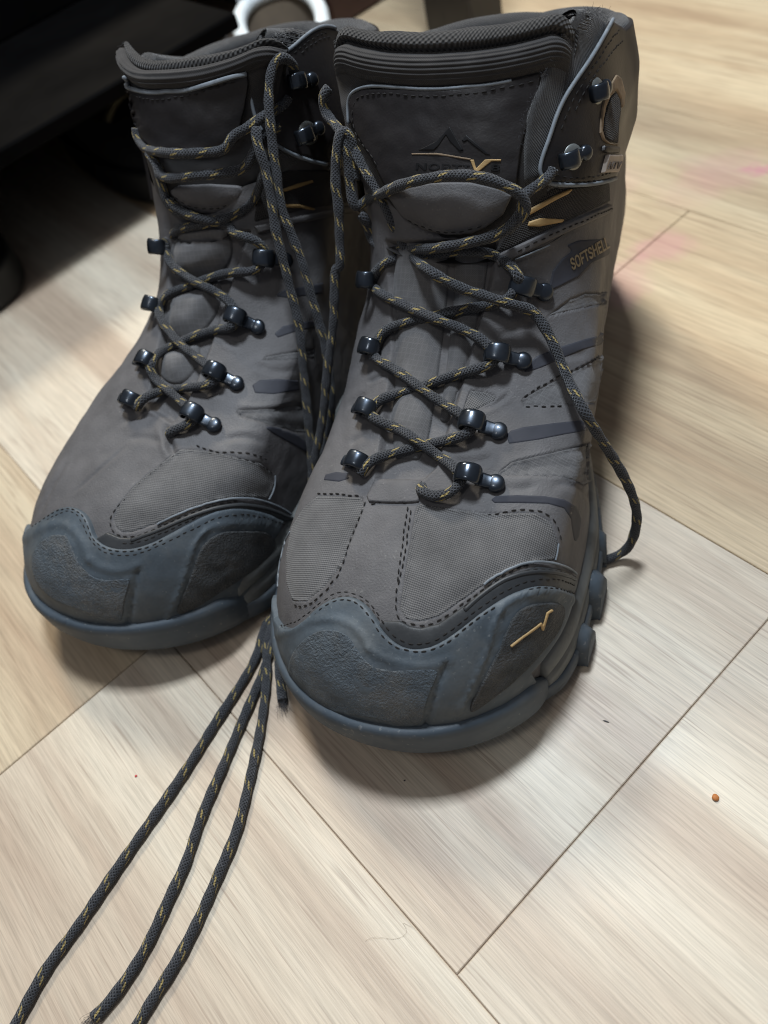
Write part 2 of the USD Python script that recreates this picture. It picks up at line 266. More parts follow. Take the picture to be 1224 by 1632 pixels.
# ------------------------------------------------------------------ surfaces with pixel look-up (a pixel of the photograph -> the point of the modelled surface it shows)
class Surf:
    def __init__(s, P, closed=False, flip=False, uu=None, vv=None):
        s.P = P; s.nv, s.nu = P.shape[:2]
        du = np.gradient(P, axis=1); dv = np.gradient(P, axis=0)
        if closed:
            du[:, 0] = du[:, -1] = (P[:, 1] - P[:, -2]) / 2
        N = np.cross(du, dv); N /= np.maximum(np.linalg.norm(N, axis=-1, keepdims=True), 1e-12)
        if flip: N = -N
        s.N = N; s.flip = flip; s.uu, s.vv = uu, vv
        s._it = None
    def faces(s):
        i, j = np.meshgrid(np.arange(s.nv - 1), np.arange(s.nu - 1), indexing='ij')
        a = i * s.nu + j
        q = np.stack([a, a + 1, a + s.nu + 1, a + s.nu], -1).reshape(-1, 4)
        return q[:, ::-1] if s.flip else q
    def _build(s):
        P = s.P.reshape(-1, 3); N = s.N.reshape(-1, 3)
        vis = ((CAM - P) * N).sum(1) > .02 * np.linalg.norm(CAM - P, axis=1)
        idx = np.flatnonzero(vis)
        q = px(P[idx])
        ok = (q > -200).all(1) & (q < 2000).all(1)
        idx = idx[ok]; q = q[ok]
        # drop points hidden behind a nearer part of the same surface
        dp = (P[idx] - CAM) @ FW; cell = ((q + 200) // 9).astype(int); near = np.full((250, 250), 9.)
        np.minimum.at(near, (cell[:, 0], cell[:, 1]), dp)
        from scipy.ndimage import minimum_filter
        keep = dp < minimum_filter(near, 3)[cell[:, 0], cell[:, 1]] + .016
        idx = idx[keep]; q = q[keep]
        if len(idx) > 45000:
            sel = np.sort(np.random.default_rng(1).choice(len(idx), 45000, replace=False)); idx = idx[sel]; q = q[sel]
        UV = np.stack(np.meshgrid(np.arange(s.nu), np.arange(s.nv)), -1).reshape(-1, 2)[idx] * 1.0
        s._it = LinearNDInterpolator(q, np.hstack([P[idx], N[idx], UV]))
        s._kd = cKDTree(q); s._dat = np.hstack([P[idx], N[idx], UV])
    def at(s, xy):
        """xy (n,2) pixels -> P, N, UV"""
        if s._it is None: s._build()
        xy = np.atleast_2d(np.asarray(xy, float))
        out = s._it(xy)
        d, i = s._kd.query(xy)
        bad = np.isnan(out[:, 0]) | (d > 7)
        out[bad] = s._dat[i[bad]]
        N = out[:, 3:6]; N = N / np.linalg.norm(N, axis=1, keepdims=True)
        return out[:, :3], N, out[:, 6:8]
    def pt(s, x, y, h=0.):
        P, N, _ = s.at([(x, y)])
        return P[0] + N[0] * h
    def uvpt(s, U, V):
        """fractional grid index -> P, N (bilinear)"""
        U = np.clip(U, 0, s.nu - 1.001); V = np.clip(V, 0, s.nv - 1.001)
        i = U.astype(int); j = V.astype(int); a = (U - i)[:, None]; b = (V - j)[:, None]
        def f(A): return (A[j, i] * (1 - a) + A[j, i + 1] * a) * (1 - b) + (A[j + 1, i] * (1 - a) + A[j + 1, i + 1] * a) * b
        N = f(s.N); return f(s.P), N / np.linalg.norm(N, axis=1, keepdims=True)

def smooth_poly(pts, n=None, closed=True, sharp=False):
    pts = np.asarray(pts, float)
    if sharp: return densify(pts, closed)
    tck, _ = splprep(np.vstack([pts, pts[:1]]).T if closed else pts.T, s=0, per=closed, k=min(3, len(pts) - 1))
    L = np.linalg.norm(np.diff(pts, axis=0), axis=1).sum()
    n = n or max(16, int(L / 3))
    u = np.linspace(0, 1, n, endpoint=not closed)
    return np.array(splev(u, tck)).T
def round_poly(pts, r=6, sharp_only=False):
    """corner-rounded polygon, straight edges kept"""
    p = Polygon(pts).buffer(0)
    q = p.buffer(-r).buffer(2 * r).buffer(-r)
    if q.geom_type != 'Polygon' or q.is_empty: q = max(getattr(p, 'geoms', [p]), key=lambda g: g.area)
    return np.array(q.exterior.coords)[:-1]
def densify(pts, closed=True, step=3.):
    pts = np.asarray(pts, float); out = []
    n = len(pts)
    for i in range(n if closed else n - 1):
        a, b = pts[i], pts[(i + 1) % n]
        m = max(1, int(np.ceil(np.linalg.norm(b - a) / step)))
        out += [a + (b - a) * t / m for t in range(m)]
    if not closed: out.append(pts[-1])
    return np.array(out)

def tri_poly(poly, step, rings):
    """points (n,2), triangles, index of boundary count, for a polygon with inset rings and an inner grid"""
    poly = Polygon(poly).buffer(0)
    if poly.geom_type != 'Polygon': poly = max(poly.geoms, key=lambda g: g.area)
    b = densify(np.array(poly.exterior.coords)[:-1], True, step)
    pts = [b]
    last = poly
    for r in rings:
        q = poly.buffer(-r)
        for g in getattr(q, 'geoms', [q]):
            if not g.is_empty: pts.append(densify(np.array(g.exterior.coords)[:-1], True, step))
        last = q
    inner = poly.buffer(-(rings[-1] if rings else 0) - step * .7)
    if not inner.is_empty:
        x0, y0, x1, y1 = inner.bounds
        gx, gy = np.meshgrid(np.arange(x0, x1, step * 1.2), np.arange(y0, y1, step * 1.2))
        gx = gx.ravel() + rng.uniform(-.2, .2, gx.size) * step; gy = gy.ravel() + rng.uniform(-.2, .2, gy.size) * step
        m = shapely.contains_xy(inner, gx, gy)
        pts.append(np.stack([gx[m], gy[m]], 1))
    nb = len(b)
    pts = np.vstack(pts)
    t = Delaunay(pts).simplices
    c = pts[t].mean(1)
    t = t[shapely.contains_xy(poly, c[:, 0], c[:, 1])]
    a = pts[t]
    e1, e2 = a[:, 1] - a[:, 0], a[:, 2] - a[:, 0]; area = e1[:, 0] * e2[:, 1] - e1[:, 1] * e2[:, 0]
    t = t[np.abs(area) > 1e-9]; 
    return pts, t, nb, poly

def panel(surf, poly, thick=.0015, edge=.0010, base=0., pillow=0., pillow_w=.006, step=4., mode='px', noise_amp=.00008, sink=.0006, smooth=True, relief=None):
    """a sheet lying on a surface: outline in pixels of the photograph (or grid coordinates), real thickness, rounded edge, optional pillow"""
    if isinstance(mode, str):
        pts, t, nb, pg = tri_poly(poly, step, (step * .45, step * 1.1))
        P, N, UV = surf.at(pts)
    else:
        sc = mode                                # (scale_u, scale_v) of grid coordinates to metres
        pts, t, nb, pg = tri_poly(np.asarray(poly) * sc, step, (step * .45, step * 1.1))
        P, N = surf.uvpt(pts[:, 0] / sc[0], pts[:, 1] / sc[1])
    d = cKDTree(P[:nb]).query(P)[0]
    h = base + thick * np.sqrt(np.clip(1 - (1 - np.clip(d / edge, 0, 1)) ** 2, 0, 1))
    if pillow: h = h + pillow * np.sin(np.clip(d / pillow_w, 0, 1) * np.pi / 2) ** 1.3
    if noise_amp: h = h + noise_amp * 2 * (fbm(P * 160, 3) - .5) * np.clip(d / .002, 0, 1)
    if relief is not None: h = h + relief(pts, P, d)
    h[:nb] = base - sink
    V = P + N * h[:, None]
    n = np.cross(V[t[:, 1]] - V[t[:, 0]], V[t[:, 2]] - V[t[:, 0]])
    fl = (n * N[t].mean(1)).sum(1) < 0
    t = t.copy(); t[fl] = t[fl][:, ::-1]
    # st in metres: planar coordinates in a frame fitted to the panel
    c = V.mean(0); nm = N.mean(0); nm /= np.linalg.norm(nm)
    e1 = np.cross([0, 0, 1.], nm); e1 /= np.linalg.norm(e1); e2 = np.cross(nm, e1)
    st = np.stack([(V - c) @ e1, (V - c) @ e2], 1)
    return (V, t), st

def tube(pts, rad, sides=12, step=.0006, uv=True, caps=True, rfun=None):
    """a cord along points (already dense); returns mesh and st (metres along, 0..1 round)"""
    pts = np.asarray(pts, float)
    L = np.concatenate([[0], np.cumsum(np.linalg.norm(np.diff(pts, axis=0), axis=1))])
    n = max(4, int(L[-1] / step))
    s = np.linspace(0, L[-1], n)
    c = np.stack([np.interp(s, L, pts[:, k]) for k in range(3)], 1)
    T = np.gradient(c, axis=0); T /= np.linalg.norm(T, axis=1, keepdims=True)
    up = np.array([.3, .2, 1.]); U = np.zeros_like(c)
    u = np.cross(T[0], up); u /= np.linalg.norm(u)
    for i in range(n):
        u = u - T[i] * (u @ T[i]); u /= np.linalg.norm(u); U[i] = u
    W = np.cross(T, U)
    a = np.linspace(0, 2 * np.pi, sides + 1)
    R = rad * np.ones(n) if rfun is None else rad * rfun(s / L[-1], s)
    ring = c[:, None] + R[:, None, None] * (np.cos(a)[None, :, None] * U[:, None] + np.sin(a)[None, :, None] * W[:, None])
    V = ring.reshape(-1, 3)
    i, j = np.meshgrid(np.arange(n - 1), np.arange(sides), indexing='ij')
    k = i * (sides + 1) + j
    F = np.stack([k, k + 1, k + sides + 2, k + sides + 1], -1).reshape(-1, 4)[:, ::-1]
    F = np.vstack([F[:, [0, 1, 2]], F[:, [0, 2, 3]]])
    st = np.stack([np.repeat(s, sides + 1), np.tile(a / (2 * np.pi), n)], 1)
    if caps:
        m = len(V)
        V = np.vstack([V, c[:1], c[-1:]]); st = np.vstack([st, st[:1], st[-2:-1]])
        jj = np.arange(sides)
        F = np.vstack([F, np.stack([np.full(sides, m), jj, jj + 1], 1), np.stack([np.full(sides, m + 1), (n - 1) * (sides + 1) + jj + 1, (n - 1) * (sides + 1) + jj], 1)])
    return (V, F), st
def spline(pts, n=200, k=3):
    pts = np.asarray(pts, float)
    d = np.concatenate([[0], np.cumsum(np.linalg.norm(np.diff(pts, axis=0), axis=1) ** .5)])
    tck, _ = splprep(pts.T, u=d / d[-1], s=0, k=min(k, len(pts) - 1))
    return np.array(splev(np.linspace(0, 1, n), tck)).T

_caps = trimesh.creation.icosphere(1, 1.0)
def stitches(surf, line, h, length=.0019, gap=.0010, r=.00022, smooth=True, jitter=.00012):
    """dashes of thread along a pixel polyline on a surface"""
    line = smooth_poly(line, closed=False) if smooth and len(line) > 2 else densify(line, False)
    P, N, _ = surf.at(line)
    L = np.concatenate([[0], np.cumsum(np.linalg.norm(np.diff(P, axis=0), axis=1))])
    out = []
    s = 0.
    while s + length < L[-1]:
        f = lambda A, x: np.array([np.interp(x, L, A[:, k]) for k in range(3)])
        a, b, n = f(P, s), f(P, s + length), f(N, s + length / 2)
        n /= np.linalg.norm(n); t = b - a; ln = np.linalg.norm(t)
        if ln > length * .4:
            t /= ln; w = np.cross(n, t)
            c = (a + b) / 2 + n * (h + r * .3) + w * rng.normal(0, jitter)
            v = _caps.vertices * [ln / 2, r * 1.25, r]
            out.append((c + v[:, :1] * t + v[:, 1:2] * w + v[:, 2:] * n, _caps.faces))
        s += length + gap * rng.uniform(.8, 1.3)
    return out
def cord(surf, line, h, r, smooth=True, sides=8):
    line = smooth_poly(line, closed=False) if smooth and len(line) > 2 else densify(line, False)
    P, N, _ = surf.at(line)
    return tube(P + N * h, r, sides, .001)[0]
def wrap_text(surf, text, o, end, up, height, depth=.0004, base=0., bold=True):
    """lettering laid on a surface: the baseline runs from pixel o to pixel end, capitals rise by the pixel vector up"""
    v = np.array(text_mesh(text, 1.0, 1.0, bold).vertices); f = np.array(text_mesh(text, 1.0, 1.0, bold).faces)
    x = (v[:, :1] - v[:, 0].min()) / np.ptp(v[:, 0])
    q = np.array(o) + x * (np.array(end, float) - np.array(o)) + v[:, 1:2] * np.array(up, float) * height
    P, N, _ = surf.at(q)
    return P + N * (base - .0002 + (depth + .0002) * v[:, 2:]), f

# ------------------------------------------------------------------ boot shapes (local: s back from the toe, q across towards the picture's right, z up)
ZS = np.array([.012, .020, .028, .036, .044, .051, .057, .062, .066, .0695, .0725, .0755, .079, .084, .091, .099, .107, .115, .124, .132])
SF = np.array([.0045, .0025, .0020, .0030, .0060, .0105, .0160, .0225, .0300, .0400, .0535, .0680, .0830, .1010, .1190, .1320, .1410, .1470, .1525, .1570])
SB_Z = np.array([.012, .03, .05, .08, .10, .14, .19]); SB = np.array([.308, .312, .311, .305, .301, .297, .299])
P_sf = PchipInterpolator(ZS, SF)
P_sb = PchipInterpolator(SB_Z, SB)
WS = PchipInterpolator([0, .03, .06, .09, .12, .16, .20, .25, .28, .32], [.056, .057, .0585, .0590, .057, .052, .0475, .0445, .043, .042])
P_L = PchipInterpolator([.012, .04, .062, .072, .084, .10, .12, .15, .19], [.062, .060, .060, .064, .066, .060, .058, .058, .058])
P_m = PchipInterpolator([.012, .04, .06, .08, .12, .19], [2.15, 2.1, 2.1, 2.0, 2.3, 2.3])
P_top = PchipInterpolator([.0, .06, .09, .115, .14, .17, .20], [0, 0, .15, .6, 1, 1, 1])
P_ws = PchipInterpolator([.09, .115, .14, .19], [.0485, .048, .049, .055])
def halfwidth(s, z, side, B):
    low = WS(np.clip(s, 0, .32)) * (1 - B['tR' if side > 0 else 'tL'] * np.clip((z - .032) / .043, 0, 1) ** 1.2 * (1 - B['td'] * np.clip((s - .09) / .06, 0, 1)))
    k = P_top(np.clip(z, 0, .2)); sh = P_ws(np.clip(z, .09, .19))
    m = B['mR' if side > 0 else 'mL'](np.clip(s, 0, .32))
    fm = B['fR' if side > 0 else 'fL'](np.clip(s, 0, .32)); m = m * (1 + (fm - 1) * (1 - np.clip((z - .030) / .032, 0, 1)))
    return (low * (1 + (m - 1)) * (1 - k) + sh * k * B['sh' + ('R' if side > 0 else 'L')] * (1 - (.26 if side > 0 else .0) * np.clip((z - .132) / .045, 0, 1)))
def section(u, z, B):
    """u in [-1,1] (0 front ridge, +-1 heel), z: arrays of one shape -> s, q"""
    sf, sb = P_sf(np.clip(z, .012, .132)) + np.clip(z - .132, 0, 1) * .5, P_sb(np.clip(z, .012, .19))
    s = sf + (sb - sf) * (1 - np.cos(np.pi * np.abs(u))) / 2
    L = P_L(np.clip(z, .012, .19)); m = P_m(np.clip(z, .012, .19))
    cf = (1 - (1 - np.clip((s - sf) / L, 0, 1)) ** m) ** (1 / m)
    Lb = .050
    cb = np.sqrt(np.clip(1 - (1 - np.clip((sb - s) / Lb, 0, 1)) ** 2, 0, 1))
    w = np.where(u > 0, halfwidth(s, z, 1, B), halfwidth(s, z, -1, B))
    return s, np.sign(u) * w * cf * cb + B['bend'] * np.clip((.09 - s) / .09, 0, 1) ** 2
def to_world(s, q, z, B):
    a = B['a']; ax = np.array([np.cos(a), np.sin(a), 0]); qx = np.array([np.sin(a), -np.cos(a), 0])
    return B['o'] + np.asarray(s)[..., None] * ax + np.asarray(q)[..., None] * qx + np.asarray(z)[..., None] * np.array([0, 0, 1.])
def levels(n):
    zz = np.linspace(.012, .132, 2000); ss = P_sf(zz)
    L = np.concatenate([[0], np.cumsum(np.hypot(np.diff(zz), np.diff(ss)))])
    return np.interp(np.linspace(0, L[-1], n), L, zz)
def usamples(n):
    # denser round the front and sides than at the heel
    t = np.linspace(-1, 1, n)
    return np.sign(t) * (np.abs(t) * .55 + .45 * np.abs(t) ** 1.9)
def base_surf(B, nu=640, nv=250):
    uu = usamples(nu); zz = levels(nv)
    U, Z = np.meshgrid(uu, zz)
    s, q = section(U, Z, B)
    S = Surf(to_world(s, q, Z, B), closed=True, uu=uu, vv=zz)
    S.s, S.q, S.z = s, q, Z
    return S
# ------------------------------------------------------------------ hooks
def hook_mesh(o, T, N, scale=1.0, w=.0044):
    B = np.cross(N, T)
    ang = np.radians(np.linspace(222, -40, 24)); r = .0036
    path = [(-.0102, .0006), (-.0085, .0007), (-.0068, .0009), (-.0052, .0013)] + [(r * np.cos(a) * 1.25, .0039 + r * np.sin(a)) for a in ang]
    path = np.array(path) * scale
    t = np.linspace(0, 1, len(path))
    wd = np.interp(t, [0, .10, .2, .4, .7, .92, 1], [.0026, .0030, .0034, w * .95, w * .86, w * .92, w * .8]) * scale
    th = .00115 * scale
    d = np.gradient(path, axis=0); d /= np.linalg.norm(d, axis=1, keepdims=True); nn = np.stack([-d[:, 1], d[:, 0]], 1)
    a = np.linspace(0, 2 * np.pi, 17)[:-1]
    cx, cy = np.sign(np.cos(a)) * np.abs(np.cos(a)) ** .6, np.sign(np.sin(a)) * np.abs(np.sin(a)) ** .9
    V = []
    for i in range(len(path)):
        tn = path[i] + nn[i] * th * cy[:, None]
        V.append(o + tn[:, :1] * T + tn[:, 1:2] * N + (wd[i] * cx)[:, None] * B)
    n, m = len(path), len(a)
    V = np.vstack(V)
    F = [(i * m + j, i * m + (j + 1) % m, (i + 1) * m + (j + 1) % m, (i + 1) * m + j) for i in range(n - 1) for j in range(m)]
    F = np.array(F); F = np.vstack([F[:, [0, 1, 2]], F[:, [0, 2, 3]]])
    V = np.vstack([V, V[:m].mean(0), V[-m:].mean(0)])
    F = np.vstack([F, [(n * m, (j + 1) % m, j) for j in range(m)], [(n * m + 1, (n - 1) * m + j, (n - 1) * m + (j + 1) % m) for j in range(m)]])
    tm = trimesh.Trimesh(V, F, process=False)
    if tm.volume < 0: F = F[:, ::-1]
    return V, F
def rivet_mesh(o, T, N, r=.0038, h=.0017, at=-.0094):
    B = np.cross(N, T)
    prof = [(0, h), (.35, h * .97), (.62, h * .86), (.82, h * .66), (.94, h * .40), (1.0, h * .15), (1.0, -.0005)]
    m = 24; a = np.linspace(0, 2 * np.pi, m + 1)[:-1]
    V = [o + T * at + N * h]
    for rr, z in prof[1:]:
        V += [o + T * (at + rr * r * np.cos(x)) + B * rr * r * np.sin(x) + N * z for x in a]
    F = [(0, 1 + j, 1 + (j + 1) % m) for j in range(m)]
    for k in range(len(prof) - 2):
        s0, s1 = 1 + k * m, 1 + (k + 1) * m
        for j in range(m):
            F += [(s0 + j, s1 + j, s1 + (j + 1) % m), (s0 + j, s1 + (j + 1) % m, s0 + (j + 1) % m)]
    return np.array(V), np.array(F)
def frame(surf, c, d, h):
    P, N, _ = surf.at([c, (c[0] + d[0] * 6, c[1] + d[1] * 6)])
    n = N[0]; t = P[1] - P[0]; t -= n * (t @ n); t /= np.linalg.norm(t)
    return P[0] + n * h, t, n
def add_hook(root, surf, c, d, h=.0018, scale=1., rivet=True, kind='lace_hook', w=.0044, plate=False):
    scale = scale * (.88 if rivet or kind != 'lace_hook' else .82)
    o, t, n = frame(surf, c, d, h)
    hk = part(kind, hook_mesh(o, t, n, scale, w), m_metal, root, smooth=50)
    if rivet: part('rivet', rivet_mesh(o, t, n, .0038 * scale), m_metal, hk, smooth=50)
    if plate: part('hook_plate', rivet_mesh(o - n * .0006, t, n, .0062 * scale, .0012, at=-.004), plain('hook_plate', (.22, .23, .22), rough=.4, metal=.6, scale=300), hk, smooth=50)
    return o, t, n

# ------------------------------------------------------------------ one boot
def build_boot(B, F, label):
    root = thing('hiking_boot', label, 'boot', 'pair of worn hiking boots')
    S = base_surf(B)
    # --- relief of the upper: recessed windows and creases traced from what the photograph shows, plus soft undulation
    vis = ((CAM - S.P) * S.N).sum(-1) > 0
    q = px(S.P); dep = (S.P - CAM) @ FW
    S0 = Surf(S.P.copy(), closed=True)
    disp = ((fbm(S.P * 38, 3, 3) - .5) * .0019 + (fbm(S.P * 150, 2, 9) - .5) * .0005) * np.clip((S.z - .02) / .02, 0, 1)
    for poly, depth, edge in F.get('recess', []):
        pg = Polygon(poly).buffer(0); x0, y0, x1, y1 = pg.bounds
        m = vis & (q[..., 0] > x0) & (q[..., 0] < x1) & (q[..., 1] > y0) & (q[..., 1] < y1)
        ii = np.argwhere(m); pp = q[m]
        ins = shapely.contains_xy(pg, pp[:, 0], pp[:, 1]); ii = ii[ins]; pp = pp[ins]
        dd = shapely.distance(pg.exterior, shapely.points(pp)) * dep[ii[:, 0], ii[:, 1]] / FPX
        x = np.clip(dd / edge, 0, 1)
        disp[ii[:, 0], ii[:, 1]] -= depth * x * x * (3 - 2 * x)
    for line, width, depth in F.get('creases', []):
        ln = LineString(smooth_poly(line, closed=False) if len(line) > 2 else line)
        x0, y0, x1, y1 = ln.buffer(width * FPX / .25 * 2.5).bounds
        m = vis & (q[..., 0] > x0) & (q[..., 0] < x1) & (q[..., 1] > y0) & (q[..., 1] < y1)
        ii = np.argwhere(m)
        dd = shapely.distance(ln, shapely.points(q[m])) * dep[ii[:, 0], ii[:, 1]] / FPX
        ta = shapely.line_locate_point(ln, shapely.points(q[m])) / ln.length
        disp[ii[:, 0], ii[:, 1]] -= (depth * np.exp(-(dd / width) ** 2) - depth * .4 * np.exp(-((dd - width * 2.2) / (width * 1.3)) ** 2)) * np.clip(np.minimum(ta, 1 - ta) / .2, 0, 1)
    S1 = Surf(S.P + S.N * disp[..., None], closed=True)
    upper = part('upper', (S1.P.reshape(-1, 3), S1.faces()), m_upper, root)
    # insole seen down the shaft
    ring = to_world(S.s[-22], S.q[-22], S.z[-22], B); c = ring.mean(0)
    part('insole', (np.vstack([ring, c]), np.array([(i, i + 1, len(ring)) for i in range(len(ring) - 1)])), m_inside, root)
    stitch = []
    # --- ankle quarter: padded shaft collar, open in front
    nu2, nv2 = 360, 90
    u2 = np.linspace(-1, 1, nu2); z2 = np.linspace(.098, .188, nv2)
    U2, Z2 = np.meshgrid(u2, z2)
    s_, q_ = section(U2, Z2, B)
    Qo = Surf(to_world(s_, q_, Z2, B), closed=True)
    off = .0035
    Q = Surf(Qo.P + Qo.N * off, closed=True)
    def edge_uz(line):
        _, _, uv = Q.at(smooth_poly(line, closed=False, n=40))
        return u2[0] + uv[:, 0] / (nu2 - 1) * 2, z2[0] + uv[:, 1] / (nv2 - 1) * (z2[-1] - z2[0])
    ue, ze = edge_uz(F['flap_edge'])
    o_ = np.argsort(ze); ze, ue = ze[o_], np.abs(ue[o_])
    uR = lambda z: np.interp(z, ze, ue)
    uL = lambda z: np.interp(z, *F['uL'])
    zt_front = F['flap_top']
    def ztop(u):
        zr = np.interp(u, [-1, -.75, -.5, -.36, 0, .30, .38, .5, .75, 1], [.138, .143, .153, F['flap_top_left'], F['flap_top_left'], zt_front, zt_front - .005, .158, .144, .138])
        return np.where(np.abs(u) < .3, np.where(u > 0, zt_front, F['flap_top_left']), zr)
    nt, nl = 300, 64
    t = np.linspace(0, 1, nt); t = .5 - .5 * np.cos(np.pi * t) * (.35 + .65 * np.abs(np.cos(np.pi * t)))  # finer at the front edges
    P = np.zeros((nl, nt, 3))
    lam = np.concatenate([np.linspace(0, 1, 34), np.linspace(1, 1, 1), np.linspace(1, 0, 29)])
    phi = np.concatenate([np.linspace(-1, -1, 34), [0], np.linspace(1, 1, 29)])
    # loop: outside from the bottom to the top, round the rim, down the inside
    prof = []
    for i in range(nl):
        x = i / (nl - 1)
        if x < .55: prof.append((x / .55, -1.))
        elif x < .68:
            a = (x - .55) / .13 * np.pi; prof.append((1 + .0 + np.sin(a) * .10, -np.cos(a)))
        else: prof.append((1 - (x - .68) / .32 * .75, 1.))
    from scipy.interpolate import RectBivariateSpline
    ip = [RectBivariateSpline(z2, u2, Qo.P[..., k], kx=1, ky=1) for k in range(3)]; iN = [RectBivariateSpline(z2, u2, Qo.N[..., k], kx=1, ky=1) for k in range(3)]
    for i, (lm, side) in enumerate(prof):
        z = np.full(nt, .121)
        for it in range(3):
            ur, ul = uR(z), uL(z)
            u = ur + t * (2 - ur - ul); u = np.where(u > 1, u - 2, u)
            zt = ztop(u)
            # the flaps' top corners are rounded off towards the front edge
            fr = np.minimum(t * (2 - ur - ul), (1 - t) * (2 - ur - ul)) * .17
            zt = zt - .010 * np.clip(1 - fr / .012, 0, 1) ** 2
            z = .121 + (zt - .121 - .004) * np.minimum(lm, 1) + np.maximum(lm - 1, 0) * .035
        ed = np.sqrt(np.clip(1 - (1 - np.clip(fr / .0045, 0, 1)) ** 2, 0, 1)) * .0045
        p = np.stack([g.ev(z, u) for g in ip], 1); n = np.stack([g.ev(z, u) for g in iN], 1); n /= np.linalg.norm(n, axis=1, keepdims=True)
        o2 = -side * ed
        P[i] = p + n * (o2 - .0012 - .0065 * np.clip((.138 - z) / .013, 0, 1) + .0008 * (fbm(p * 120, 2) - .5))[:, None]
    C = Surf(P)
    st = np.stack([np.tile(np.linspace(0, .33, nt), nl), np.repeat(np.linspace(0, .14, nl), nt)], 1)
    part('padded_collar', (P.reshape(-1, 3), C.faces()[:, ::-1]), m_lining, root, uv=st)
    # --- leather overlay on the ankle quarter: right flap, and the left one as its own piece
    sc = np.array([.165 / ((nu2 - 1) / 2), (z2[-1] - z2[0]) / (nv2 - 1)])
    def uz2grid(u, z): return np.stack([(np.asarray(u) + 1) / 2 * (nu2 - 1), (np.asarray(z) - z2[0]) / (z2[-1] - z2[0]) * (nv2 - 1)], -1)
    le = smooth_poly(F['leather_edge'], closed=False, n=60)
    _, _, uvl = Q.at(le)
    zend = z2[0] + uvl[-1, 1] / (nv2 - 1) * (z2[-1] - z2[0])
    ub = np.linspace(.42, .985, 14)
    top = uz2grid(ub, ztop(ub) - .0035); bot = uz2grid(ub[::-1], np.interp(ub[::-1], [.3, 1], [min(zend, .118), .106]))
    u0 = u2[0] + uvl[0, 0] / (nu2 - 1) * 2
    top = top[ub > u0 + .05]; u1 = u2[0] + uvl[-1, 0] / (nu2 - 1) * 2
    poly = np.vstack([uvl, bot[::-1][:0], top[:0]])
    poly = np.vstack([uvl[::-1], top, bot[ub[::-1] > u1 + .04]])
    pm, st = panel(Q, poly, .0012, .0010, 0., 0, step=.0013, mode=sc)
    part('ankle_overlay', pm, m_leather, root, uv=st)
    part('cut_edge', tube(*[(lambda A: (A[0] + A[1] * .0010))(Q.uvpt(uvl[:, 0], uvl[:, 1])), .00075], 8, .001)[0], m_edge, root)
    zz = np.linspace(.118, F['flap_top_left'] - .010, 16)
    mir = uz2grid(-(uL(zz) + .035), zz); ub2 = -np.linspace(.42, .985, 14)
    polyL = np.vstack([mir, uz2grid(ub2, ztop(ub2) - .0035), uz2grid(ub2[::-1], np.interp(-ub2[::-1], [.3, 1], [.112, .106]))])
    pm, st = panel(Q, polyL, .0012, .0010, 0., 0, step=.0016, mode=sc)
    part('ankle_overlay', pm, m_leather, root, uv=st)
    mi = mir[zz > F['cut_z']]
    if len(mi) > 2: part('cut_edge', tube((lambda A: A[0] + A[1] * .0010)(Q.uvpt(mi[:, 0], mi[:, 1])), .00075, 8, .001)[0], m_edge if F['cut_z'] < .16 else m_leather, root)
    hz = np.linspace(.03, .146, 30)
    # heel pull strip down the back
    hp = uz2grid(np.array([.93, .93, .9, .9]), np.array([.10, .15, .15, .10]))
    # --- tongue
    prof = np.array(F['tongue_profile'])
    tt = np.concatenate([[0], np.cumsum(np.linalg.norm(np.diff(prof, axis=0), axis=1))])
    nvt, nut = 420, 130
    vv = np.linspace(0, tt[-1], nvt)
    ps, pz = PchipInterpolator(tt, prof[:, 0])(vv), PchipInterpolator(tt, prof[:, 1])(vv)
    kroll = int(np.argmax(pz))
    ut = np.linspace(-1, 1, nut)
    UT, K = np.meshgrid(ut, np.arange(nvt))
    S_, Z_ = ps[K], pz[K]
    # back of the tongue closes up against the front towards the side edges
    fs = np.interp(Z_, pz[:kroll], ps[:kroll])
    clo = 1 - .75 * np.abs(UT) ** 5
    S_ = np.where(K > kroll, fs + (S_ - fs) * clo, S_)
    zh = Z_
    hwl = np.interp(zh, *F['tongue_left']); hwr = np.interp(zh, *F['tongue_right'])
    Q_ = np.where(UT < 0, -UT * hwl, UT * hwr)
    Z_ = Z_ - F.get('tongue_drop', .004) * np.clip(np.abs(UT) - .3, 0, 1) ** 2 * np.clip((zh - .13) / .04, 0, 1)
    S_ = S_ + np.where(UT < 0, F['tongue_wrap'][0], F['tongue_wrap'][1]) * np.abs(UT) ** 2.3
    Z_ = Z_ - .007 * np.clip((np.abs(UT) - .80) / .20, 0, 1) ** 2 * np.clip((zh - .155) / .02, 0, 1)
    tz = F.get('tongue_tilt', 0.) * Q_
    Tg0 = Surf(to_world(S_, Q_, Z_ + tz, B), flip=False)
    if ((CAM - Tg0.P[nvt // 4, nut // 2]) @ Tg0.N[nvt // 4, nut // 2]) < 0: Tg0 = Surf(Tg0.P, flip=True)
    Tf0 = Surf(Tg0.P[:kroll + 6, 4:-4], flip=Tg0.flip)
    _, _, uv = Tf0.at([F['seam_px'], F['patch_top_px']])
    v1, v2 = uv[0, 1], uv[1, 1]                  # seam between mesh and knit, top edge of the patch
    dv = tt[-1] / (nvt - 1)
    kk = np.arange(nvt)
    mid = np.clip((kk - v2) / (v1 - v2), 0, 1)
    ribs = np.where((kk > v2 + 5) & (kk < v1), .00022 * np.sin(2 * np.pi * (kk - v2) * dv / .00145), 0)
    o3 = .0030 * np.sin(np.pi * mid) ** .6 + ribs - .0016 * np.exp(-((kk - v1) * dv / .0011) ** 2)
    o3 = o3 + np.where(kk > v1, .0012 * np.clip((kk - v1) * dv / .002, 0, 1), 0)
    edgef = np.clip((1 - np.abs(ut)) / .10, 0, 1) ** .5
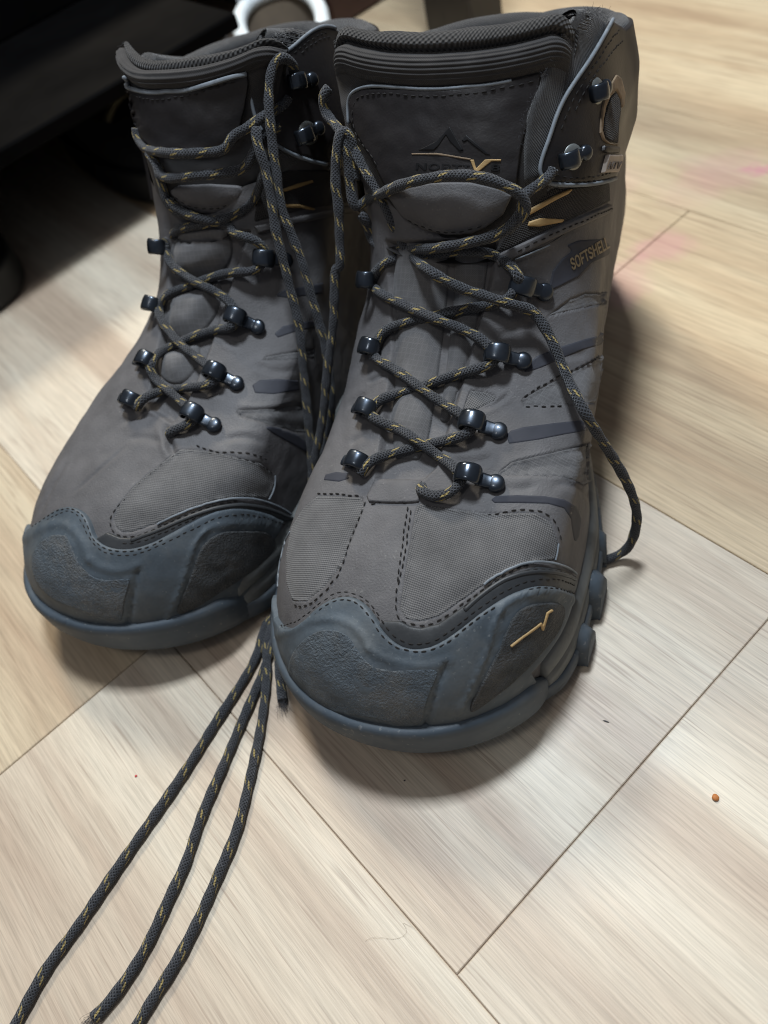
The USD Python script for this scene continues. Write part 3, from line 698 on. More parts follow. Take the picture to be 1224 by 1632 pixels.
    dsp = o3[:, None] * edgef[None] + (fbm(Tg0.P * 55, 3, 5) - .5) * .0022 + .0006 * np.sin(UT * 3 + 1)
    Tg = Surf(Tg0.P + Tg0.N * dsp[..., None], flip=Tg0.flip)
    kS = int(round(v1))
    stt = np.stack([np.tile(np.linspace(-.045, .045, nut), nvt), np.repeat(vv, nut)], 1).reshape(nvt, nut, 2)
    def sub(k0, k1):
        a = Surf(Tg.P[k0:k1], flip=Tg.flip)
        return (a.P.reshape(-1, 3), a.faces()), stt[k0:k1].reshape(-1, 2)
    m_, st = sub(0, kS + 1); tong = part('tongue', m_, m_knit, root, uv=st)
    m_, st = sub(kS, nvt); part('tongue_lining', m_, m_mesh, tong, uv=st)
    surf = {'B': S1, 'T': Surf(Tg.P[:kroll + 6, 4:-4], flip=Tg.flip), 'Q': Q}
    # --- panels traced on the surfaces
    for p in F['panels']:
        name, sf, poly, m = p['name'], surf[p.get('on', 'B')], p['poly'], p['mat']
        if p.get('round', True): poly = smooth_poly(poly) if p.get('spline') else round_poly(poly, p.get('r', 5))
        pm, st = panel(sf, poly, p.get('t', .0012), p.get('e', .0009), p.get('base', 0.), p.get('pillow', 0.), p.get('pw', .006), step=p.get('step', 4.), noise_amp=p.get('na', .00008))
        pr = part(name, pm, m, tong if p.get('on') == 'T' else root, uv=st, label=p.get('label'))
    for s in F.get('stitches', []):
        stitch += stitches(surf[s[0]], s[1], s[2], *(s[3:] or ()))
    if stitch: part('stitching', cat_meshes(stitch), m_stitch, root, kind='stuff')
    for name, on, line, h, r, m in F.get('cords', []):
        part(name, cord(surf[on], line, h, r), m, tong if on == 'T' else root)
    # --- toe cap: wraps round the front below a wavy edge; grid coordinates of the base surface
    nu, nv = S.nu, S.nv
    line = smooth_poly(F['cap_edge'], closed=False, n=120)
    _, _, uv = S1.at(line)
    uv = uv[np.concatenate([[True], np.linalg.norm(np.diff(uv, axis=0), axis=1) > .3])]
    uc = S.uu
    def gi(u): return np.interp(u, uc, np.arange(nu))
    zidx = lambda z: np.interp(z, S.vv, np.arange(nv))
    uv = uv[np.argsort(uv[:, 0])]
    lo, hi = uv[0], uv[-1]
    left = np.array([[gi(-F['cap_back'][0]), zidx(.022)], [gi(-F['cap_back'][0] + .012), zidx(.034)], [(gi(-F['cap_back'][0]) + lo[0]) / 2, lo[1] * .92]])
    right = np.array([[hi[0] + (gi(F['cap_back'][1]) - hi[0]) * .5, hi[1] * .9], [gi(F['cap_back'][1] - .008), zidx(.034)], [gi(F['cap_back'][1]), zidx(.022)]])
    capp = np.vstack([left, uv, right, [[gi(F['cap_back'][1]), 1.5]], [[gi(-F['cap_back'][0]), 1.5]]])
    dU = np.linalg.norm(S.P[nv // 3, nu // 2 + 30] - S.P[nv // 3, nu // 2]) / 30; dV = np.linalg.norm(S.P[nv // 3 + 20, nu // 2] - S.P[nv // 3, nu // 2]) / 20
    # emboss: raised borders and ridges, traced
    emb = [(LineString(smooth_poly(l, closed=False)), w, h) for l, w, h in F['cap_ridges']]
    texp = [(Polygon(smooth_poly(pg)).buffer(0), h) for pg, h in F['cap_fields']]
    def relief(pts, P, d):
        Q2 = px(P); r = np.zeros(len(P)); ppts = shapely.points(Q2)
        for ln, w, h in emb:
            dd = shapely.distance(ln, ppts) * .00025
            r += h * np.exp(-(dd / w) ** 2)
        for pg, h in texp:
            ins = shapely.contains_xy(pg, Q2[:, 0], Q2[:, 1]); dd = np.where(ins, shapely.distance(pg.exterior, ppts) * .00025, 0)
            x = np.clip(dd / .0016, 0, 1); r += h * x * x * (3 - 2 * x)
            r += ins * np.clip(dd / .002, 0, 1) * .00042 * 2 * (fbm(P * 420, 3, 2) - .5)
        return r
    pm, st = panel(S1, capp, .0022, .0016, 0, 0, step=.00085, mode=np.array([dU, dV]), relief=relief)
    cap = part('toe_cap', pm, m_rubber, root, uv=st)
    for nm, pg in F['cap_skins']:
        pm, st = panel(S1, smooth_poly(pg), .0002, .0006, .0022 + F['skin_h'], 0, step=2.6, noise_amp=.00035, sink=.0006)
        part(nm, pm, m_rubside if nm == 'textured_side' else m_rubtex, cap, uv=st)
    for nm, on, tx, o, ex, ey, hgt, m, base in F.get('texts', []):
        part(nm, wrap_text(surf[on], tx, o, ex, ey, hgt, .0003, base), m, tong if on == 'T' else root, smooth=False)
    for nm, on, poly, m, base, th in F.get('marks', []):
        pm, st = panel(surf[on], poly, th, .0004, base, 0, step=1.6, noise_amp=0)
        part(nm, pm, m, tong if on == 'T' else (cap if nm.startswith('cap') else root), uv=st)
    for c, d, h, kw in F['hooks']:
        add_hook(root, surf[kw.pop('on', 'B')], c, d, h, **kw)
    build_sole(B, root)
    return root, surf

# ------------------------------------------------------------------ sole
def sole_outline(B, n=420, out=0.):
    th = np.linspace(0, 2 * np.pi, n, endpoint=False)
    u = np.concatenate([np.linspace(0, 1, n // 2, endpoint=False), np.linspace(-1, 0, n // 2, endpoint=False)])
    s, q = section(u, np.full(n, .022), B)
    pts = np.stack([s, q], 1)
    # even spacing
    c = np.vstack([pts, pts[:1]]); L = np.concatenate([[0], np.cumsum(np.linalg.norm(np.diff(c, axis=0), axis=1))])
    x = np.linspace(0, L[-1], n, endpoint=False)
    p = np.stack([np.interp(x, L, c[:, k]) for k in range(2)], 1)
    t = np.roll(p, -1, 0) - np.roll(p, 1, 0); t /= np.linalg.norm(t, axis=1, keepdims=True)
    nrm = np.stack([t[:, 1], -t[:, 0]], 1)
    if ((p - p.mean(0)) * nrm).sum() < 0: nrm = -nrm
    return p, nrm, t, L[-1]
def spring(s): return .0132 * np.clip((.075 - s) / .075, 0, 1.2) ** 1.8
def build_sole(B, root):
    p, nrm, t, L = sole_outline(B)
    n = len(p)
    def ring(d, z, spr=1.):
        pp = p + nrm * (d if np.ndim(d) else np.full(n, d))[:, None]
        zz = (z if np.ndim(z) else np.full(n, z)) + spring(pp[:, 0]) * spr
        return to_world(pp[:, 0], pp[:, 1], zz, B)
    def loft(rings, closed_bottom=False):
        P = np.array([np.vstack([r, r[:1]]) for r in rings])
        s = Surf(P, closed=True)
        f = s.faces(); V = P.reshape(-1, 3)
        tm = trimesh.Trimesh(V, np.vstack([f[:, [0, 1, 2]], f[:, [0, 2, 3]]]), process=False)
        c = V.mean(0); fc = tm.triangles_center - c; 
        if (tm.face_normals * fc).sum() < 0: f = f[:, ::-1]
        f = np.vstack([f[:, [0, 1, 2]], f[:, [0, 2, 3]]])
        if closed_bottom:
            m = P.shape[1]; b0 = (P.shape[0] - 1) * m
            V = np.vstack([V, P[-1].mean(0)]); k = len(V) - 1
            f = np.vstack([f, [(k, b0 + j, b0 + j + 1) for j in range(m - 1)]])
        return V, f
    s = p[:, 0]
    front = np.clip((.062 - s) / .02, 0, 1)
    # midsole: rolls out of the upper, a groove along its middle
    dz = .0035 * np.sin(s * 60) * (1 - front)
    rt = p[:, 1] > 0
    w = np.where(rt, np.clip((.046 - s) / .016, 0, 1), np.clip((.074 - s) / .022, 0, 1)); w = w * w * (3 - 2 * w)
    def mid(d, z, spr): return ring(np.where(w > .55, -.004, d * (1 - .6 * w)), z - .006 * w, spr)
    part('midsole', loft([mid(-.004, .0315 + dz, .5), mid(-.0008, .0310 + dz, .55), mid(.0016, .0295 + dz, .6), mid(.0030, .0265 + dz, .7), mid(.0034, .0225 + dz * .5, .8), mid(.0022, .0205, .9), mid(.0024, .0195, .9), mid(.0038, .0180, 1), mid(.0040, .0125, 1), mid(.002, .0090, 1)]), m_mid, root)
    k_ = 1 - .75 * w
    part('outsole', loft([ring(.001 * k_, .0125), ring(.0040 * k_, .0120), ring(.0052 * k_, .0108), ring(.0056 * k_, .0075), ring(.0050 * k_, .0030), ring(.0036 * k_, .0006), ring(.001 * k_, .0002)], True), m_out, root)
    # toe bumper: rises over the front of the toe cap and runs out in a wedge on each side
    ok = w > 0.0
    top = .0125 + .0125 * w
    def ring2(d, z, spr=1.): return ring(np.where(ok, d, -.003), z, spr)
    part('toe_bumper', loft([ring2(.0005, top + .0004, .8), ring2(.0026 * w + .0005, top, .8), ring2(.0038 * w + .001, top - .0018 * w, .85), ring2(.0046 * w + .001, top * .6 + .004, .9), ring2(.0046 * w + .001, .0090), ring2(.0036 * w + .001, .0050), ring2(.0016 * w + .001, .0015), ring2(.0005, .0005)]), m_out, root)
    # lugs round the edge, each its own block
    pitch = .0225; m = int(L / pitch)
    for k in range(m):
        x = k * pitch + .004
        i = int(x / L * n) % n
        if s[i] < (.056 if p[i, 1] > 0 else .074): continue
        c, tn, nr = p[i], t[i], nrm[i]
        ln, dep = .0150 + .002 * ((k * 7) % 3 - 1), .0074
        dep *= np.interp(s[i], [.09, .15], [1, .35]) if p[i, 1] > 0 else 1
        hgt = .0165 + .0035 * ((k * 5) % 2)
        prof = [(-.5, .0), (-.49, .40), (-.42, .70), (-.28, .90), (-.08, 1.0), (.14, .98), (.32, .84), (.44, .58), (.5, .25), (.5, 0)]
        V = []
        for dd, sh in ((-.004, 1.), (dep * .55, 1.), (dep * .92, .90), (dep * 1.12, .74)):
            for a, z in prof:
                pt = c + tn * a * ln * (1 if dd < dep * .8 else .9) + nr * dd
                V.append((*pt, z * hgt * (sh if z > 0 else 1) + (.0003)))
        V = np.array(V); z = V[:, 2] + spring(V[:, 0]); W = to_world(V[:, 0], V[:, 1], z, B)
        mm = len(prof); Fc = []
        for a in range(3):
            for b in range(mm):
                Fc.append((a * mm + b, a * mm + (b + 1) % mm, (a + 1) * mm + (b + 1) % mm, (a + 1) * mm + b))
        Fc = np.array(Fc); Fc = np.vstack([Fc[:, [0, 1, 2]], Fc[:, [0, 2, 3]]])
        Fc = np.vstack([Fc, [(3 * mm, 3 * mm + b, 3 * mm + b + 1) for b in range(1, mm - 1)]])
        tm = trimesh.Trimesh(W, Fc, process=False)
        if (tm.face_normals * (tm.triangles_center - W.mean(0))).sum() < 0: Fc = Fc[:, ::-1]
        part('lug', (W, Fc), m_out, root, smooth=60)
# ------------------------------------------------------------------ tracing: crops of the photograph -> photograph pixels
def C(ox, oy, sc):
    return lambda *pts: [(ox + x / sc, oy + y / sc) for x, y in pts]
c1, c2, c3 = C(500, 0, 2.2255), C(500, 400, 2.2255), C(400, 760, 1.883)
c4, c5, c6 = C(150, 0, 2.448), C(150, 350, 2.448), C(0, 650, 2.2255)
c7, c8, c9 = C(0, 950, 2.04), C(640, 180, 5.5636), C(360, 60, 4.8)
cf = C(930, 100, 8.157)

BR = dict(o=np.array([-.0320, .1259, 0]), a=math.radians(54.5), mR=PchipInterpolator([0, .32], [1, 1]), mL=PchipInterpolator([0, .05, .08, .12, .16, .2, .32], [1.02, 1.02, 1.0, .93, .95, 1.0, 1]), shL=1.08, shR=.915, fR=PchipInterpolator([0, .05, .10, .13, .17, .22, .32], [.99, 1, .99, .91, .74, .68, .76]), fL=PchipInterpolator([0, .05, .32], [.97, .97, 1]), bend=0., tR=.06, tL=.30, td=.8)
aL = math.radians(51)
BL = dict(o=atz(215, 1030, .012) * [1, 1, 0] + (-.012) * np.array([np.sin(aL), -np.cos(aL), 0]) - .005 * np.array([np.cos(aL), np.sin(aL), 0]), a=aL,
          mR=PchipInterpolator([0, .1, .32], [1.02, 1, 1]), mL=PchipInterpolator([0, .05, .09, .13, .2, .32], [1.04, 1.06, 1.03, .84, .82, .95]), shL=.75, shR=1.0, fR=PchipInterpolator([0, .32], [1, 1]), fL=PchipInterpolator([0, .32], [1, 1]), bend=-.007, tR=.06, tL=.42, td=.25)

# ---- right boot of the picture
throatR = c2((250, -40), (262, 100), (268, 220), (272, 350), (258, 480), (238, 600), (225, 720), (212, 815), (300, 822), (392, 815), (440, 770), (482, 640), (520, 520), (560, 380), (600, 240), (640, 100), (660, -40))
vampR1 = c3((500, 78), (560, 88), (700, 108), (850, 108), (900, 135), (922, 195), (915, 250), (860, 256), (780, 278), (700, 326), (620, 382), (565, 420), (510, 436), (465, 428), (446, 395), (460, 300), (478, 190), (490, 110))
vampR2 = c3((200, 55), (335, 60), (340, 95), (310, 170), (270, 270), (222, 330), (170, 375), (125, 375), (106, 320), (106, 230), (122, 150), (160, 90))
winR1 = c2((735, 525), (800, 488), (1010, 378), (1030, 388), (1025, 430), (1000, 540), (900, 546), (745, 548))
winR2 = c2((652, 785), (700, 748), (850, 712), (985, 682), (1008, 740), (990, 815), (960, 830), (880, 803), (760, 800), (665, 797))
winR3 = c2((528, 562), (552, 492), (610, 500), (650, 518), (645, 532), (575, 566))
winR4 = c2((820, 236), (905, 172), (960, 150), (1040, 150), (1040, 185), (900, 215))
capR = c3((78, 400), (90, 432), (115, 452), (155, 440), (198, 398), (245, 368), (305, 360), (345, 382), (385, 433), (425, 482), (470, 508), (525, 508), (590, 478), (660, 425), (730, 375), (800, 338), (860, 322), (925, 330), (958, 345))
bandR = c3((452, 432), (480, 447), (512, 452), (562, 440), (622, 398), (700, 340), (780, 290), (860, 268), (925, 275), (968, 296), (972, 318), (962, 345), (925, 345), (860, 338), (800, 352), (730, 390), (660, 440), (590, 494), (530, 525), (470, 523), (420, 495), (380, 445), (400, 430))
R = dict(
    recess=[(throatR, .0028, .0022), (vampR1, .0009, .0010), (vampR2, .0009, .0010), (winR1, .0010, .0008), (winR2, .0013, .0010), (winR3, .0010, .0008), (winR4, .0009, .0008)],
    creases=[(c2((190, 470), (230, 448), (255, 440)), .0007, .0006), (c2((560, 565), (640, 545), (700, 500)), .0008, .0005), (c2((860, 380), (980, 360)), .0012, .0005), (c2((700, 790), (830, 760), (970, 770)), .0015, .0008),
             (c2((840, 830), (960, 850), (990, 900)), .0014, .0006), (c2((640, 330), (720, 270), (800, 260)), .0015, .0005), (c2((480, 740), (560, 748), (640, 730)), .0013, .0006), (c2((130, 690), (170, 660), (215, 650)), .0011, .0006), (c2((600, 830), (700, 845), (800, 838)), .0014, .0005), (c2((120, 560), (160, 520), (190, 505)), .0011, .0006), (c3((540, 35), (620, 75), (700, 90)), .0013, .0005)],
    flap_edge=c1((742, 668), (735, 600), (740, 500), (752, 420), (790, 320), (832, 230), (882, 150), (935, 70), (985, 40)),
    leather_edge=c1((1052, 72), (1020, 130), (960, 230), (900, 320), (860, 400), (830, 490), (803, 570), (800, 615), (818, 642), (880, 656), (1000, 650), (1062, 634)),
    flap_top=.177, flap_top_left=.175, cut_z=.2, tongue_wrap=(.020, .013), tongue_drop=.0, uL=([.10, .12, .14, .16, .19], [.22, .25, .29, .33, .36]),
    tongue_profile=[(.1510, .114), (.1525, .122), (.1545, .129), (.1575, .137), (.1655, .149), (.1740, .160), (.1795, .1675), (.1838, .1735), (.1854, .1756), (.1882, .1769), (.1915, .1762), (.1940, .1730), (.195, .167), (.194, .154), (.190, .140)],
    tongue_left=([.11, .125, .145, .165, .18], [-.034, -.040, -.048, -.0555, -.057]), tongue_right=([.11, .125, .145, .165, .18], [.028, .031, .033, .0355, .0365]),
    seam_px=(690, 83), patch_top_px=(690, 139),
    cap_edge=capR, cap_back=(.245, .215),
    cap_ridges=[(c3((745, 395), (722, 440), (700, 510), (660, 610), (620, 692)), .0007, .0009), (c3((742, 392), (790, 358), (860, 342), (930, 352), (950, 368)), .0011, .0008),
                (c3((585, 552), (565, 610), (540, 680), (520, 738)), .0008, -.0012), (c3((360, 510), (420, 545), (500, 558), (590, 548)), .0016, .0006), (c3((100, 470), (170, 440), (240, 425), (300, 440), (360, 510)), .0016, .0007)],
    cap_fields=[(c3((140, 500), (230, 445), (300, 458), (355, 530), (430, 562), (570, 568), (545, 640), (512, 728), (380, 722), (260, 700), (170, 655), (120, 590)), .0003),
                (c3((735, 440), (775, 385), (850, 358), (935, 372), (930, 420), (880, 500), (800, 590), (720, 660), (650, 700), (640, 690), (690, 570)), -.0002)],
    cap_skins=[('textured_bumper', c3((150, 510), (230, 458), (295, 470), (345, 535), (425, 572), (560, 578), (535, 645), (508, 720), (380, 712), (260, 690), (180, 648), (130, 590))), ('textured_side', c3((752, 470), (790, 402), (850, 374), (922, 386), (918, 430), (868, 508), (785, 596), (705, 660), (655, 690), (700, 580)))],
    skin_h=.0003,
    hooks=[(c2((552, 812))[0], (-.75, -.12), .0012, {}), (c2((565, 625))[0], (-.8, -.15), .0012, {}), (c2((650, 380))[0], (-.85, -.12), .0012, {}), (c2((730, 122))[0], (-.9, -.25), .0012, {}),
           (c2((172, 765))[0], (.9, .25), .0012, dict(rivet=False)), (c2((205, 575))[0], (.9, .2), .0012, dict(rivet=False)), (c2((222, 355))[0], (.95, .1), .0012, dict(rivet=False)), (c2((220, 105))[0], (.95, .05), .0012, dict(rivet=False)),
           (c1((975, 335))[0], (-.8, .35), .0014, dict(on='Q', kind='speed_hook', scale=.8, plate=True)), (c1((880, 570))[0], (-.85, .3), .0014, dict(on='Q', kind='speed_hook', scale=.8, plate=True)),
           (c4((918, 340))[0], (.95, .05), .0016, dict(on='Q', kind='speed_hook', scale=.85))],
)
R['panels'] = [
    dict(name='tongue_cushion', poly=c2((285, 70), (300, -10), (330, -30), (480, -30), (478, 150), (462, 300), (442, 450), (422, 600), (402, 700), (372, 745), (285, 735), (275, 600), (290, 450), (287, 300), (277, 180)), mat=m_rip, base=.0001, t=.0006, pillow=.0022, pw=.006, r=8),
    dict(name='tongue_cushion', poly=c2((502, -30), (632, -30), (605, 150), (562, 330), (520, 470), (480, 600), (452, 690), (427, 745), (425, 700), (442, 620), (465, 450), (482, 300), (498, 150)), mat=m_rip, base=.0001, t=.0006, pillow=.0016, pw=.005, r=8),
    dict(name='vamp_panel', poly=vampR1, mat=m_vamp, base=.0001, t=.0004, pillow=.0006, e=.0006, pw=.008, r=8, step=3.5),
    dict(name='vamp_panel', poly=vampR2, mat=m_vamp, base=.0001, t=.0004, pillow=.0006, e=.0006, pw=.008, r=8, step=3.5),
    dict(name='side_window', poly=winR1, mat=m_rip, base=.0001, t=.0003, pillow=.0005, r=3), dict(name='side_window', poly=winR2, mat=m_rip, base=.0001, t=.0003, pillow=.0012, pw=.009, r=3, na=.0005),
    dict(name='side_window', poly=winR3, mat=m_vamp, base=.0001, t=.0003, pillow=.0004, r=2), dict(name='side_window', poly=winR4, mat=m_rip, base=.0001, t=.0003, pillow=.0004, r=2),
    dict(name='vamp_strap', poly=c2((215, 812), (388, 815), (384, 860), (376, 893), (350, 897), (270, 898), (195, 894), (186, 872)), mat=m_upper, t=.0009, r=3),
    dict(name='rand_band', poly=bandR, mat=m_band, t=.0014, e=.0010, r=4, step=3),
    dict(name='side_stripe', poly=c1((830, 1025), (845, 960), (880, 915), (915, 890), (890, 870), (940, 850), (1030, 845), (1052, 870), (1050, 905), (985, 935), (940, 985), (870, 1020), (845, 1032)), mat=m_print, t=.00012, e=.0003, base=.0002, r=4),
    dict(name='side_stripe', poly=c2((740, 435), (752, 400), (790, 370), (870, 338), (960, 310), (1045, 288), (1046, 328), (960, 352), (880, 385), (820, 412), (765, 432)), mat=m_print, t=.00012, e=.0003, r=4),
    dict(name='side_stripe', poly=c2((680, 655), (695, 635), (740, 622), (850, 607), (960, 596), (1005, 605), (1000, 636), (900, 652), (800, 672), (690, 688)), mat=m_print, t=.00012, e=.0003, r=4),
    dict(name='side_stripe', poly=c2((622, 882), (645, 866), (720, 862), (820, 866), (890, 878), (935, 905), (952, 950), (945, 1010), (925, 1050), (915, 1000), (908, 950), (885, 915), (830, 900), (730, 897), (640, 897)), mat=m_print, t=.00012, e=.0003, r=4),
    dict(name='side_stripe', poly=c2((40, 790), (80, 780), (125, 785), (128, 810), (90, 822), (30, 815)), mat=m_print, t=.00012, e=.0003, r=3),
    dict(name='ankle_flex', poly=c1((735, 690), (800, 660), (880, 668), (1050, 646), (1052, 716), (900, 785), (760, 850), (700, 885), (640, 900), (700, 800)), mat=m_strap, t=.0006, base=-.0002, r=4),
    dict(name='quarter_edge', poly=c1((640, 905), (720, 868), (800, 832), (900, 785), (1000, 742), (1052, 720), (1054, 754), (1000, 778), (900, 825), (800, 872), (720, 915), (650, 950)), mat=m_upper, t=.0014, e=.0009, r=3),
    dict(name='ankle_trim', poly=c1((720, 760), (770, 735), (850, 692), (905, 668), (918, 672), (900, 690), (850, 715), (790, 750), (740, 778)), mat=m_tan, t=.0004, base=.0005, r=2, step=3),
    dict(name='ankle_trim', poly=c1((760, 785), (800, 772), (890, 776), (880, 790), (800, 805), (755, 803)), mat=m_tan, t=.0004, base=.0005, r=2, step=3),
    dict(name='tongue_patch', on='T', poly=c1((128, 425), (128, 365), (142, 330), (180, 312), (300, 312), (420, 318), (500, 315), (620, 297), (740, 274), (805, 258), (800, 320), (765, 420), (738, 520), (722, 640), (665, 765), (610, 808), (560, 830), (480, 837), (400, 818), (320, 768), (270, 690), (205, 560), (155, 480)), mat=m_leather, t=.0011, e=.0007, r=4, na=.0004),
    dict(name='tongue_tab', on='T', poly=c1((268, 690), (330, 660), (430, 645), (560, 645), (660, 668), (705, 690), (672, 760), (610, 806), (560, 828), (480, 834), (400, 816), (322, 768)), mat=m_upper, t=.0008, base=.0008, pillow=.0014, pw=.008, r=4),
    dict(name='flap_loop', on='Q', poly=cf((375, 160), (300, 290), (235, 420), (195, 580), (170, 760), (165, 920), (200, 1010), (260, 1062), (400, 1085), (400, 1060), (290, 1045), (235, 1000), (205, 900), (215, 740), (245, 580), (300, 450), (375, 370), (430, 480), (450, 620), (480, 560), (490, 400), (440, 220)), mat=m_tan3, t=.0006, base=.0012, r=1.2, step=1.6),
    dict(name='flap_webbing', on='Q', poly=cf((372, 385), (305, 460), (255, 590), (225, 740), (215, 900), (240, 985), (300, 1035), (400, 1052), (415, 800), (440, 640), (425, 500)), mat=m_strap, t=.0004, base=.0012, r=1.5, step=1.6),
    dict(name='flap_label', on='Q', poly=cf((250, 1190), (430, 1195), (420, 1300), (375, 1428), (185, 1435), (215, 1310)), mat=m_tag, t=.0010, base=.0016, e=.0005, r=.8, step=1.6, na=0),
    dict(name='flap_label_fold', on='Q', poly=cf((205, 1085), (410, 1090), (405, 1150), (400, 1180), (235, 1185), (195, 1150)), mat=m_leather, t=.0012, base=.0012, r=.8, step=1.8, na=0),
]
R['stitches'] = [
    ('B', c3((480, 100), (470, 180), (448, 300), (434, 390), (446, 425), (480, 442), (515, 446), (565, 430), (625, 390), (700, 335), (780, 285), (850, 263)), .0003),
    ('B', c3((585, 100), (700, 116), (840, 100), (895, 118), (918, 150), (928, 205)), .0003), ('B', c3((345, 75), (325, 130), (290, 220), (265, 290), (225, 340), (178, 380), (130, 384)), .0003),
    ('B', c3((360, 82), (420, 76), (480, 82)), .0003), ('B', c3((472, 90), (455, 200), (440, 320)), .0003),
    ('B', c3((200, 50), (260, 52), (330, 58)), .0003),
    ('B', c3((120, 462), (160, 452), (205, 412), (250, 380), (305, 372), (340, 395), (380, 445), (420, 492), (470, 516), (530, 517), (595, 486), (665, 433), (735, 384), (805, 345), (860, 330), (925, 337), (955, 350)), .0021),
    ('B', c3((100, 444), (140, 436), (190, 400), (240, 362), (305, 350), (350, 372), (392, 425), (430, 472), (470, 497), (525, 498), (588, 468), (655, 415), (728, 363), (800, 322), (860, 306), (930, 312), (962, 328)), .0014),
    ('B', c3((640, 392), (720, 335), (790, 296), (860, 276), (930, 286), (965, 302)), .0014),
    ('B', c1((720, 892), (800, 850), (900, 805), (1000, 760), (1046, 740)), .0015),
    ('B', c2((750, 552), (850, 552), (900, 550)), .0003), ('B', c2((745, 518), (800, 482), (900, 430), (1010, 372)), .0003),
    ('T', c1((145, 440), (150, 380), (165, 350), (200, 336), (300, 335), (420, 343), (500, 340), (620, 322), (740, 300), (780, 290)), .0012),
    ('T', c1((150, 440), (165, 485), (210, 550), (235, 590)), .0012), ('T', c1((350, 770), (400, 795), (480, 815), (560, 806), (600, 790)), .0030),
    ('Q', c1((1072, 110), (1040, 150), (985, 235), (930, 320), (890, 405), (860, 490)), .0012), ('Q', c1((1062, 170), (1010, 235), (955, 320), (915, 400)), .0012), ('Q', c1((1085, 150), (1055, 172)), .0012),
    ('Q', c1((850, 620), (900, 632), (1000, 625), (1050, 612)), .0012), ('Q', c1((860, 640), (910, 648), (1000, 640)), .0012),
]
R['cords'] = [
    ('tongue_piping', 'B', c2((655, 0), (625, 130), (585, 270), (545, 390), (505, 530), (470, 650), (440, 740), (410, 790)), -.0012, .0011, m_rip), ('tongue_piping', 'B', c2((640, 0), (608, 130), (570, 265), (530, 385), (492, 520), (457, 640), (425, 740)), -.0014, .0010, m_rip),
    ('tongue_piping', 'B', c2((262, 20), (270, 200), (275, 350), (268, 480), (248, 620), (240, 740), (240, 800)), -.0012, .0011, m_rip),
    ('cap_piping', 'B', c3((640, 400), (700, 348), (780, 300), (860, 283), (925, 290), (962, 306)), .0012, .0008, m_band), ('worn_edge', 'B', c3((700, 327), (780, 279), (860, 258), (930, 266), (968, 290)), .0011, .00045, m_edge),
    ('patch_edge', 'T', c1((128, 440), (128, 365), (142, 330), (180, 311), (300, 311), (420, 317), (500, 314), (620, 296), (700, 280)), .0008, .0006, m_edge),
    ('quarter_edge_line', 'B', c1((712, 920), (760, 900), (830, 868)), .0014, .0003, m_edge),
    ('worn_edge', 'B', c3((922, 200), (918, 225), (912, 250)), .0003, .0004, m_edge), ('worn_edge', 'B', c3((70, 330), (82, 250), (100, 200), (118, 165)), .0001, .0004, m_edge),
]
R['texts'] = [
    ('side_lettering', 'B', 'SOFTSHELL', c1((915, 958))[0], c1((1046, 878))[0], (-4.5, -17), 1., m_tan2, .0003),
    ('logo_lettering', 'T', 'NORTI', c8((140, 500))[0], c8((606, 520))[0], (1, -9.5), 1., m_logo, .0010), ('logo_lettering', 'T', '8', c8((790, 512))[0], c8((870, 514))[0], (1, -9.5), 1., m_logo, .0010),
    ('flap_label_lettering', 'Q', 'NTV', cf((225, 1385))[0], cf((375, 1380))[0], (4, -11), 1., m_tagtext, .0026),
]
R['marks'] = [
    ('logo_peak', 'T', c8((150, 335), (320, 250), (440, 122), (560, 330), (525, 345), (440, 262), (405, 205), (345, 290), (300, 335)), m_logo, .0011, .0002), ('logo_peak', 'T', c8((540, 245), (585, 198), (800, 378), (745, 375), (620, 275), (592, 250), (560, 268)), m_logo, .0011, .0002),
    ('logo_line', 'T', c8((100, 358), (320, 352), (622, 402), (620, 424), (320, 378), (104, 378)), m_tan3, .0011, .00015),
    ('logo_line', 'T', c8((608, 412), (648, 412), (668, 488), (740, 412), (790, 406), (885, 408), (885, 430), (800, 432), (686, 528), (650, 528)), m_tan, .0011, .00015),
    ('cap_logo', 'B', [tuple(p) for p in LineString(c3((769, 498), (852, 431), (857, 447), (871, 402), (884, 393))).buffer(2.1, join_style=1).exterior.coords][:-1], m_tan, .0024, .0008),
]

# ---- left boot of the picture
throatL = c5((290, 60), (290, 150), (282, 300), (262, 400), (240, 520), (225, 620), (205, 700), (215, 745), (290, 790), (300, 800), (350, 740), (400, 640), (450, 520), (500, 380), (545, 240), (590, 120), (620, 40))
vampL = c6((410, 422), (402, 395), (415, 350), (465, 285), (520, 235), (600, 172), (640, 145), (720, 148), (820, 168), (925, 195), (965, 228), (975, 272), (950, 325), (855, 318), (760, 332), (660, 366), (560, 412), (470, 443), (430, 442))
capL = c6((88, 462), (108, 432), (150, 402), (200, 368), (250, 352), (298, 368), (328, 408), (342, 448), (375, 482), (430, 498), (500, 490), (580, 455), (680, 402), (770, 362), (850, 350), (930, 365), (1000, 395))
bandL = c6((385, 440), (430, 458), (475, 460), (560, 430), (660, 384), (760, 348), (855, 332), (945, 346), (1045, 388), (1040, 408), (940, 385), (850, 372), (770, 380), (680, 420), (585, 470), (500, 508), (430, 515), (375, 500), (340, 465))
winL1 = c5((655, 538), (730, 522), (800, 512), (860, 505), (860, 540), (800, 548), (665, 550))
winL2 = c5((545, 742), (700, 735), (830, 722), (850, 830), (780, 830), (650, 790), (570, 768))
